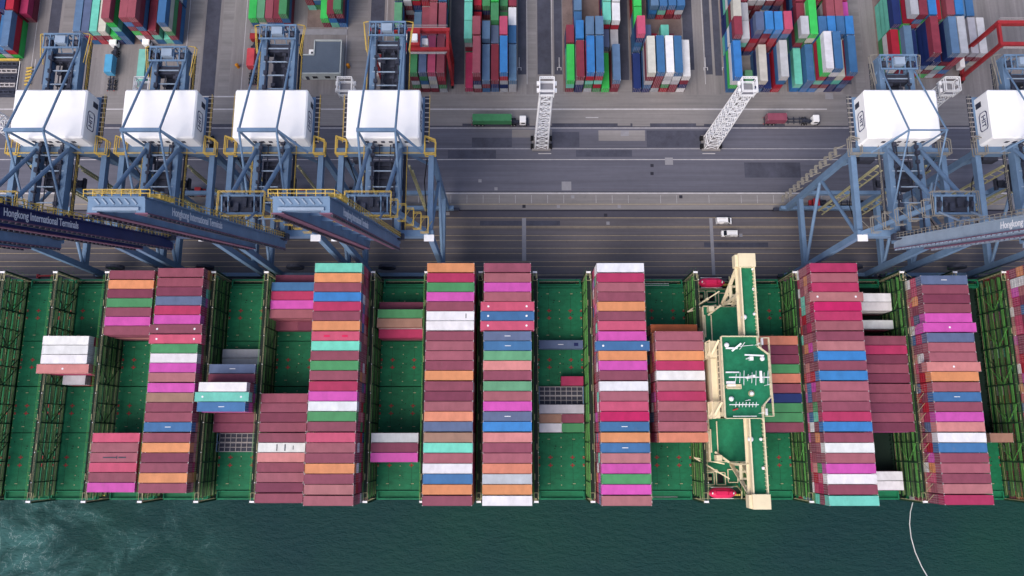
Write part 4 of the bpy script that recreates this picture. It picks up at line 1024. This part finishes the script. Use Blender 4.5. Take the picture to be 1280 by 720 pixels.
    for sx in (-1, 1):
        for hz_ in (0.55, 1.1):
            b.bar(P(1, 1.2 + hz_, sx * 4.9), P(BU - 1, 1.2 + hz_, sx * 4.9), 0.10)
        for k in range(int((BU - 2) / 1.6)): b.bar(P(1 + k * 1.6, 1.2, sx * 4.9), P(1 + k * 1.6, 2.3, sx * 4.9), 0.09)
    for hz_ in (0.55, 1.1):
        b.bar(P(BU, 1.2 + hz_, -4.9), P(BU, 1.2 + hz_, 4.9), 0.11)
    for k in range(8): b.bar(P(BU, 1.2, -4.9 + k * 1.4), P(BU, 2.3, -4.9 + k * 1.4), 0.10)
    for k in range(5): bbox(b, BU - 2.6 - k * 1.1, BU - 2.3 - k * 1.1, 1.3, 2.0, 3.4, 5.4)
    b.build('boom_handrail', YEL, bo)
    b = MB()
    for k in range(6): b.bar(P(BU + 0.1, 0.9, -3.2 + k * 1.1), P(BU + 0.1, 0.1, -2.5 + k * 1.1), 0.2)
    b.bar(P(BU + 0.2, -0.6, -3.4), P(BU + 0.2, -0.6, 3.4), 0.4)
    b.build('boom_tip_fittings', M['steel'] if boomc != 'blue' else M['pale'], bo)
    o = lettering('Hongkong International Terminals', 21.0, 1.75, P(50.5, 0.1, side * 4.23), (d * -side), n, M['letter'], bo)
    # folded stay links from apex to the boom
    b = MB()
    for sx in (-1, 1):
        b.bar((sx * 3.4, Y(AY - 1.6), AZ + 0.4), P(26, 2.6, sx * 3.6), 0.34); b.bar(P(26, 2.6, sx * 3.6), P(44, 1.5, sx * 3.8), 0.34)
    b.build('folded_stay', mo, C)
    if stairs:
        b = MB()
        for k in range(13):
            z = 6 + k * 3.2; x = -side * 0 + (-hw if side < 0 else hw) - 1.9 * (1 if side < 0 else -1)
            b.box(x - 0.9, x - 0.1, Y(YL) + 0.8, Y(YL) + 2.6, z, z + 0.06)
            for hz_ in (0.6, 1.1): b.bar((x - 1, Y(YL) + 2.6, z + hz_), (x + 1, Y(YL) + 2.6, z + hz_), 0.12); b.bar((x - 1, Y(YL) + 0.8, z + hz_), (x - 1, Y(YL) + 2.6, z + hz_), 0.12)
            b.bar((x - 0.8, Y(YL) + (1.0 if k % 2 else 2.4), z), (x + 0.8, Y(YL) + (1.0 if k % 2 else 2.4), z + 3.2), 0.22, 0.1)
        b.build('stair_tower', M['drab'], C)
    # inner ladder tower and cable chain, seen between the legs
    b = MB()
    for x in (-5.9, 5.9):
        b.bar((x, Y(66), 13), (x, Y(66), 50), 0.5); b.bar((x + 0.9, Y(64.8), 13), (x + 0.9, Y(64.8), 50), 0.3)
        for k in range(12): b.bar((x, Y(66), 14 + 3 * k), (x + 0.9, Y(64.8), 15.5 + 3 * k), 0.15)
    b.build('lift_shaft', M['tan'], C)
    b = MB(); b.tube((-side * 6, Y(YS) + 1.2, 6.0), (-side * 6, Y(YS) + 2.0, 6.0), 2.6, 20); b.bar((-side * 6, Y(YS) + 1.6, 3), (-side * 6, Y(YS) + 1.6, 6), 0.6); b.build('cable_reel', M['steel'], C)
    return C
quay_crane(-31.0, 'blue quay crane with raised boom nearest the open gap on the left side', 1, rear=102.5)
quay_crane(-58.2, 'second blue quay crane, its raised boom lettered in full beside the navy one', 1, rear=101.6)
quay_crane(-85.0, 'quay crane with the dark navy raised boom and white lettering', 1, boomc='navy', rear=95.7)
quay_crane(-111.6, 'blue quay crane at the picture\'s left edge, behind the navy boom', 1, rear=99.2)
quay_crane(95.2, 'pale quay crane with stairs zigzagging down its outer leg', -1, boomc='pale', off=-1.2, stairs=True, rear=93.5)
quay_crane(125.9, 'pale quay crane cut by the right picture edge', -1, boomc='pale', off=-2.0, stairs=False, rear=93.5)

# ------------------------------------------------------------------ light towers
TWL = ['white lattice light tower behind the cranes at the picture\'s left edge', 'white lattice light tower mostly hidden behind the navy boom crane', 'white lattice light tower between grey roof and blue crane house',
       'white lattice light tower standing upright at mid picture', 'white lattice light tower leaning right beside the open road', 'white lattice light tower behind the pale crane']
for i, x in enumerate((-150.4, -97.2, -44.0, 9.2, 62.4, 115.6)):
    t = empty('light_tower', (x, 92.0, 0)); tag(t, TWL[i], 'light tower', 'white lattice light towers')
    b = MB(); n = 11; zt = 37.0
    def w(z): return 2.0 - 0.45 * z / zt
    cs = ((-1, -1), (1, -1), (1, 1), (-1, 1))
    for cx, cy in cs: b.bar((cx * w(0), cy * w(0), 0), (cx * w(zt), cy * w(zt), zt), 0.26)
    for k in range(n):
        z0, z1 = zt * k / n, zt * (k + 1) / n
        for j in range(4):
            a, c = cs[j], cs[(j + 1) % 4]
            b.bar((a[0] * w(z0), a[1] * w(z0), z0), (c[0] * w(z1), c[1] * w(z1), z1), 0.13); b.bar((c[0] * w(z0), c[1] * w(z0), z0), (a[0] * w(z1), a[1] * w(z1), z1), 0.13)
            b.bar((a[0] * w(z1), a[1] * w(z1), z1), (c[0] * w(z1), c[1] * w(z1), z1), 0.16)
    b.build('lattice_mast', M['whitep'], t)
    b = MB(); b.box(-1.9, 1.9, -1.9, 1.9, zt, zt + 0.15)
    b.build('lamp_platform', M['pale2'], t)
    b = MB()
    for z in (zt + 0.7, zt + 1.4, zt + 3.4, zt + 4.2):
        for j in range(4):
            a, c = cs[j], cs[(j + 1) % 4]; b.bar((a[0] * 1.9, a[1] * 1.9, z), (c[0] * 1.9, c[1] * 1.9, z), 0.2)
    for a in cs: b.bar((a[0] * 1.9, a[1] * 1.9, zt), (a[0] * 1.9, a[1] * 1.9, zt + 4.2), 0.2)
    for k in range(1, 6): b.bar((-1.9 + k * 0.63, 1.9, zt + 3.4), (-1.9 + k * 0.63, 1.9, zt + 4.2), 0.12); b.bar((-1.9 + k * 0.63, -1.9, zt), (-1.9 + k * 0.63, -1.9, zt + 1.4), 0.12)
    b.build('platform_rail', M['whitep'], t)
    for s in (-1, 1):
        for y in (-1.0, 1.0):
            bl = MB(); bl.box(s * 2.3 - 0.35, s * 2.3 + 0.35, y - 0.5, y + 0.5, zt + 1.8, zt + 2.5); bl.build('floodlight', M['whitep'], t)
    b = MB(); b.box(-2.9, 2.9, -2.6, 2.6, 0, 0.5); b.build('footing', M['concrete'], t)
    for cx, cy in ((-2.9, -1.2), (2.9, -1.2), (-2.9, 1.4), (2.9, 1.4)):
        b = MB(); b.box(cx - 0.45, cx + 0.45, cy - 0.7, cy + 0.7, 0, 1.1); b.build('crash_block', M['black'], t)

# ------------------------------------------------------------------ yard gantry cranes
def yard_crane(x0, x1, y0, y1, lab):
    C = empty('yard_gantry_crane', ((x0 + x1) / 2, (y0 + y1) / 2, 0)); tag(C, lab, 'yard gantry crane', 'red rubber tyred yard cranes')
    hx = (x1 - x0) / 2; hy = (y1 - y0) / 2; zt = 22
    for sy in (-1, 1):
        b = MB(); b.box(-hx - 0.6, hx + 0.6, sy * hy - 0.5, sy * hy + 0.5, zt - 1.6, zt); b.build('girder', M['red'], C)
        b = MB(); b.box(-hx + 0.5, hx - 0.5, sy * (hy + 0.9) - 0.3, sy * (hy + 0.9) + 0.3, zt - 0.9, zt - 0.8); b.build('girder_walkway', M['casting'], C)
        for sx in (-1, 1):
            b = MB(); b.bar((sx * hx, sy * hy, zt - 1), (sx * hx, sy * hy * 1.05, 1.6), 0.9, 1.1, up=(0, 1, 0)); b.build('leg', M['red'], C)
    for sx in (-1, 1):
        b = MB(); b.bar((sx * hx, -hy - 1.6, 1.6), (sx * hx, hy + 1.6, 1.6), 0.9, 1.0); b.build('sill_beam', M['red'], C)
        b = MB(); b.bar((sx * hx, -hy, zt - 0.8), (sx * hx, hy, zt - 0.8), 0.8, 1.0); b.build('end_beam', M['red'], C)
        for yy in (-hy - 1.4, -hy + 0.6, hy - 0.6, hy + 1.4):
            w = MB(); w.tube((sx * hx - 0.3, yy, 0.75), (sx * hx + 0.3, yy, 0.75), 0.75, 16); w.build('wheel', M['black'], C)
    b = MB(); b.cbox(-1.5, 3.2, -hy + 0.4, hy - 0.4, zt + 0.1, zt + 1.4, 0.15); tr = b.build('trolley', M['red'], C)
    b = MB(); b.cbox(-1.0, 2.6, -hy + 1.2, -hy + 3.4, zt + 1.4, zt + 2.6, 0.1); b.build('hoist_cover', M['white'], tr)
    b = MB(); b.cbox(3.4, 5.2, -1, 1, zt - 3.6, zt - 1.4, 0.1); b.build('cab', M['white'], tr)
    b = MB(); b.box(-5.8, -0.0, -0.5, 0.5, 14.0, 14.5); b.build('spreader', M['yellow'], tr)
    b = MB(); b.cbox(-hx - 2.1, -hx - 0.5, -1.8, 1.8, 2.1, 4.4, 0.1); b.build('generator_box', M['white'], C)
    b = MB()
    for sy in (-1, 1):
        for hz in (0.6, 1.1): b.bar((-hx, sy * (hy + 1.2), zt - 0.8 + hz), (hx, sy * (hy + 1.2), zt - 0.8 + hz), 0.08)
    b.build('handrail', M['casting'], C)
    return C
yard_crane(-41.0, -18.9, 112.4, 118.6, 'red yard gantry crane straddling the block left of mid picture')
yard_crane(143.4, 166.5, 114.1, 121.0, 'red yard gantry crane at the top right picture corner')

# ------------------------------------------------------------------ flat roofed building
B = empty('control_building', (-60, 119, 0)); tag(B, 'single storey building with flat slate grey roof and pale parapet', 'building')
fp = [(-6.8, -5.4), (5.9, -5.4), (5.9, 5.9), (-2.6, 5.9), (-2.6, 0.9), (-6.8, 0.9)]
MB().poly(fp, 0, 4.1).build('wall', M['parapet'], B)
b = MB(); b.poly([(x * 0.955, y * 0.95) for x, y in fp], 4.1, 4.2); b.build('roof', M['roofgrey'], B)
b = MB()
for i in range(6):
    p, q = fp[i], fp[(i + 1) % 6]; b.bar((*p, 4.3), (*q, 4.3), 0.3, 0.5)
b.build('parapet', M['parapet'], B)
for x in (-3.4, 0.6, 3.8):
    b = MB(); b.box(x, x + 1.6, -5.47, -5.4, 1.0, 2.4); b.build('window', M['glass'], B)
b = MB(); b.box(-5.6, -4.6, -5.47, -5.4, 0.05, 2.2); b.build('door', M['steel'], B)
b = MB(); b.box(-4.6, -3.2, 1.6, 3.4, 0, 3.2); b.build('stair_head', M['white'], B)
b = MB(); b.box(-3.9, -3.3, 1.9, 2.6, 3.2, 3.25); b.build('roof_hatch', M['glass'], B)
for i, (x, y) in enumerate(((0.5, -7.2), (2.1, -7.3), (3.9, -7.1))):
    pass

# ------------------------------------------------------------------ vehicles
def wheelset(parent, xs, hy, r=0.5, w=0.35):
    for x in xs:
        for s in (-1, 1):
            b = MB(); b.tube((x, s * hy - w / 2, r), (x, s * hy + w / 2, r), r, 14); t = b.build('wheel', M['black'], parent)
            MB().tube((x, s * hy + s * w * 0.42, r), (x, s * hy + s * (w * 0.5 + 0.02), r), r * 0.5, 10).build('rim', M['casting'], t)
def tractor(px, py, lab, heading=1, trailer=True, cabm='white', rot=None, loc=None):
    p = loc or at(px, py); T = empty('terminal_truck', p); T.rotation_euler.z = (0 if heading > 0 else PI) if rot is None else rot
    tag(T, lab, 'truck', 'terminal trucks')
    b = MB(); b.box(5.9, 11.2, -0.45, 0.45, 0.7, 1.05); b.build('tractor_frame', M['steel'], T)
    c = MB(); c.cbox(8.6, 10.6, -1.15, 1.15, 0.8, 3.1, 0.16); cab = c.build('cab', M[cabm], T)
    g_ = MB(); g_.box(10.6, 10.63, -0.95, 0.95, 1.9, 2.8); g_.box(9.1, 10.3, -1.18, -1.15, 1.9, 2.7); g_.box(9.1, 10.3, 1.15, 1.18, 1.9, 2.7); g_.build('windscreen', M['glass'], cab)
    MB().cbox(10.6, 11.3, -1.1, 1.1, 0.6, 1.5, 0.1).build('bonnet', M['steel'] if cabm == 'white' else M[cabm], T)
    MB().box(7.7, 8.3, -0.9, -0.4, 0.9, 2.6).build('exhaust', M['steel'], T)
    MB().tube((6.8, 0, 1.1), (6.8, 0, 1.25), 0.7, 14).build('fifth_wheel', M['steel'], T)
    wheelset(T, (10.4, 7.0, 6.1), 1.0)
    if trailer:
        b = MB()
        for y in (-0.5, 0.5): b.box(-6.3, 7.6, y - 0.12, y + 0.12, 0.95, 1.3)
        for k in range(8): b.box(-6.2 + k * 1.85, -6.0 + k * 1.85, -1.2, 1.2, 1.0, 1.3)
        b.build('trailer_chassis', M['steel'], T); wheelset(T, (-5.4, -4.2, -3.0), 1.0)
        b = MB()
        for y in (-1.05, 1.05): b.box(-6.5, -6.35, y - 0.15, y + 0.15, 0.9, 1.15)
        b.build('tail_light', M['red'], T)
    return T
q1 = Vector((p1.x, p1.y, 0)); q2 = Vector((p2.x + 3.0, p2.y, 0))
tractor(0, 0, 'lorry with white cab hauling a long green container past the light tower', 1, loc=q1)
tractor(0, 0, 'lorry with white cab and half empty flat trailer by the pale crane', 1, loc=q2)
tractor(0, 0, 'parked lorry with a blue short box, yard end below top left block', 1, loc=at(143, 92), rot=PI / 2)
tractor(0, 0, 'pale green lorry cab tucked behind the second white crane house', 1, loc=at(184, 92), rot=PI / 2, cabm='white')
tractor(0, 0, 'red cab lorry parked left of the second crane from the gap', 1, loc=at(318, 85), rot=PI / 2, cabm='red')
for px, py, lab, rt in ((372, 240, 'red cab lorry under the second crane from the gap', 0), (490, 236, 'red cab lorry under the crane nearest the gap', 0), (243, 238, 'red cab lorry between the navy boom crane and its neighbour', 0), (1085, 252, 'dark red cab lorry under the pale crane', PI)):
    tractor(px, py, lab, 1, cabm='red', loc=at(px - 30, py + 4), rot=rt)
o = bpy.data.objects.new('shipping_container', CM[6.06]); COL.objects.link(o); o.color = alb((90, 170, 215)) + (1,); pz = at(143, 92); o.location = (pz.x, pz.y + 1.5, 1.35); o.rotation_euler.z = PI / 2
tag(o, 'light blue short container riding on the lorry below the top left block', 'shipping container', 'truck loads')
o = bpy.data.objects.new('shipping_container', CM[12.19]); COL.objects.link(o); o.color = alb((130, 200, 190)) + (1,); pz = at(184, 92); o.location = (pz.x, pz.y + 0.2, 1.35); o.rotation_euler.z = PI / 2
tag(o, 'pale aqua container riding on the lorry behind the second crane house', 'shipping container', 'truck loads')
o = bpy.data.objects.new('shipping_container', CM[6.06]); COL.objects.link(o); o.color = alb((226, 84, 92)) + (1,); pz = at(318, 84); o.location = (pz.x, pz.y + 1.4, 1.35); o.rotation_euler.z = PI / 2
tag(o, 'bright red short tank box on the lorry left of the grey roofed building', 'shipping container', 'truck loads')
def van(px, py, lab, heading):
    V = empty('van', at(px, py)); V.rotation_euler.z = 0 if heading > 0 else PI; tag(V, lab, 'van', 'vans on the quay apron')
    # side profile extruded across, roof narrower
    prof = [(-2.4, 0.35), (-2.45, 1.0), (-2.3, 1.85), (0.95, 1.9), (1.75, 1.15), (2.3, 0.95), (2.42, 0.4)]
    vs = []; n = len(prof)
    for s in (-1, 1):
        for x, z in prof: vs.append((x, s * (0.92 - 0.14 * max(0, z - 1.0) / 0.9), z))
    b = MB(); b._add(vs, [tuple(range(n)), tuple(range(2 * n - 1, n - 1, -1))] + [(i, n + i, n + (i + 1) % n, (i + 1) % n) for i in range(n)])
    body = b.build('body', M['white'], V)
    b = MB(); b._add([(0.98, -0.72, 1.90), (1.74, -0.80, 1.20), (1.74, 0.80, 1.20), (0.98, 0.72, 1.90)], [(0, 1, 2, 3)]); b2 = MB()
    b.v = [(x + 0.03, y, z + 0.03) for x, y, z in b.v]; b.build('windscreen', M['glass'], V)
    b = MB(); b.box(-2.38, -2.33, -0.7, 0.7, 1.25, 1.75); b.build('rear_window', M['glass'], V)
    for s in (-1, 1):
        b = MB(); b._add([(-0.2, s * 0.93, 1.2), (1.3, s * 0.93, 1.2), (0.8, s * 0.84, 1.75), (-0.2, s * 0.84, 1.75)], [(0, 1, 2, 3)]); b.build('side_window', M['glass'], V)
        MB().box(1.2, 1.4, s * 1.0 - 0.1, s * 1.0 + 0.1, 1.15, 1.35).build('mirror', M['black'], V)
        MB().box(2.36, 2.44, s * 0.7 - 0.15, s * 0.7 + 0.15, 0.65, 0.85).build('headlight', M['glass'], V)
    b = MB()
    for y in (-0.5, 0.5): b.box(-1.9, 0.4, y - 0.03, y + 0.03, 1.91, 1.97)
    b.build('roof_rack', M['casting'], V); wheelset(V, (-1.5, 1.55), 0.82, 0.34, 0.22)
van(904, 277, 'pale grey van driving right on the open quay apron', 1)
van(910.5, 293, 'white van driving left on the open quay apron', -1)
# small yard furniture
def marker(px, py, lab):
    p = at(px, py); o = MB().tube((0, 0, 0), (0, 0, 1.3), 0.5, 12, 0.35).dome((0, 0, 1.5), 0.62).build('marker_post', M['orange'], None, p); tag(o, lab, 'marker post', 'orange marker posts')
marker(436, 84, 'orange round topped marker post beside the grey roofed building'); marker(298, 84, 'orange round topped marker post at the lane left of the red lorry')
# spreader rack at the left edge
R = empty('spreader_rack', at(8, 100)); tag(R, 'dark rack of spare crane spreaders with yellow top beam at left edge', 'spreader rack')
b = MB(); b.box(-5, 4, -6, 6, 0, 0.15); b.build('base', M['steel'], R)
for k in range(5):
    b = MB(); y = -5 + k * 2.4
    b.bar((-4.6, y, 0.8), (3.6, y, 0.8), 0.35); b.bar((-4.6, y + 1.0, 0.8), (3.6, y + 1.0, 0.8), 0.35)
    for j in range(6): b.bar((-4.4 + 1.55 * j, y, 0.8), (-4.4 + 1.55 * j, y + 1, 0.8), 0.3)
    b.build('spreader', M['casting'] if k % 2 else M['steel'], R)
b = MB(); b.bar((-5, 6.4, 1.2), (4.2, 6.4, 1.2), 0.6); b.build('top_beam', M['yellow'], R)
b = MB(); b.bar((4.2, -6, 0.9), (4.2, 6, 0.9), 0.16); b.build('side_rail', M['whitep'], R)
p = at(37, 96); o = MB(); 
for k in range(6): o.bar((-0.9, -3 + k * 1.1, 0.5 + 0.2 * (k % 2)), (0.9, -2.6 + k * 1.1, 0.6), 0.45)
tag(o.build('steel_pile', M['yellow'], None, p), 'small pile of yellow steel fittings right of the spreader rack', 'steel pile')
# red gangway bar on the quay edge
p = at(60, 346); o = MB(); o.bar((-2.6, 0, 0.9), (2.4, 0.2, 0.9), 0.5, 0.4); o.box(-2.9, -2.3, -0.6, 0.6, 0, 1.1)
tag(o.build('mooring_winch_arm', M['red'], None, p), 'low red steel arm lying on the quay edge at far left', 'steel arm')
# planter kerb at the block end behind the building
tag(MB().box(-84.6, -53.5, 129.2, 131.2, 0, 0.25).build('kerb', M['pale2']), kind='structure')
dr = MB(); dr.box(-0.5, 0.5, -0.5, 0.5, 0.026, 0.05)
for px, py in ((815, 207), (815, 217), (655, 258), (716, 246), (774, 258), (757, 269), (698, 258), (851, 246), (620, 236), (600, 226), (926, 294), (760, 279)):
    p = at(px, py); o = bpy.data.objects.new('drain_cover', dr.mesh('drain_cover', M['rail'] if px % 2 else M['pale2'])); COL.objects.link(o); o.location = p
    tag(o, 'small square drain cover set in the open quay road surface', 'drain cover', 'drain covers in the quay road')
# bollards along the quay edge
prot = None
for k in range(12):
    x = -38 + k * 11.5
    if prot is None: prot = MB().tube((0, 0, 0), (0, 0, 0.5), 0.32, 10).dome((0, 0, 0.62), 0.45, 10, 4, 0.6).mesh('mooring_bollard', M['steel'])
    o = bpy.data.objects.new('mooring_bollard', prot); COL.objects.link(o); o.location = (x, QE + 1.2, 0)
    tag(o, 'small dark mooring bollard on the quay edge beside the ship', 'bollard', 'mooring bollards along the quay edge')

# ------------------------------------------------------------------ light
wd = bpy.data.worlds.new('World'); SC.world = wd; wd.use_nodes = True
nt = wd.node_tree; bg = nt.nodes['Background']
sky = nt.nodes.new('ShaderNodeTexSky'); sky.sky_type = 'NISHITA'; sky.sun_disc = False
EL, AZ_ = math.radians(52), math.radians(215)      # azimuth clockwise from +Y: sun stands south-west
sky.sun_elevation = EL; sky.sun_rotation = AZ_; sky.dust_density = 4.0; sky.air_density = 0.75; sky.ozone_density = 1.0
nt.links.new(sky.outputs['Color'], bg.inputs['Color']); bg.inputs['Strength'].default_value = 0.15
sd = bpy.data.lights.new('sun', 'SUN'); sd.energy = 1.0; sd.angle = math.radians(40); sd.color = (1.0, 0.91, 0.80)
so = bpy.data.objects.new('sun', sd); COL.objects.link(so)
v = Vector((math.sin(AZ_) * math.cos(EL), math.cos(AZ_) * math.cos(EL), math.sin(EL)))
so.rotation_euler = v.to_track_quat('Z', 'Y').to_euler(); so.location = (0, 0, 300)
SC.view_settings.view_transform = 'Standard'; SC.view_settings.look = 'None'; SC.view_settings.gamma = 1; SC.view_settings.use_curve_mapping = False
SC.view_settings.exposure = 0.60
SC.render.engine = 'CYCLES'; SC.render.resolution_x = 1024; SC.render.resolution_y = 576
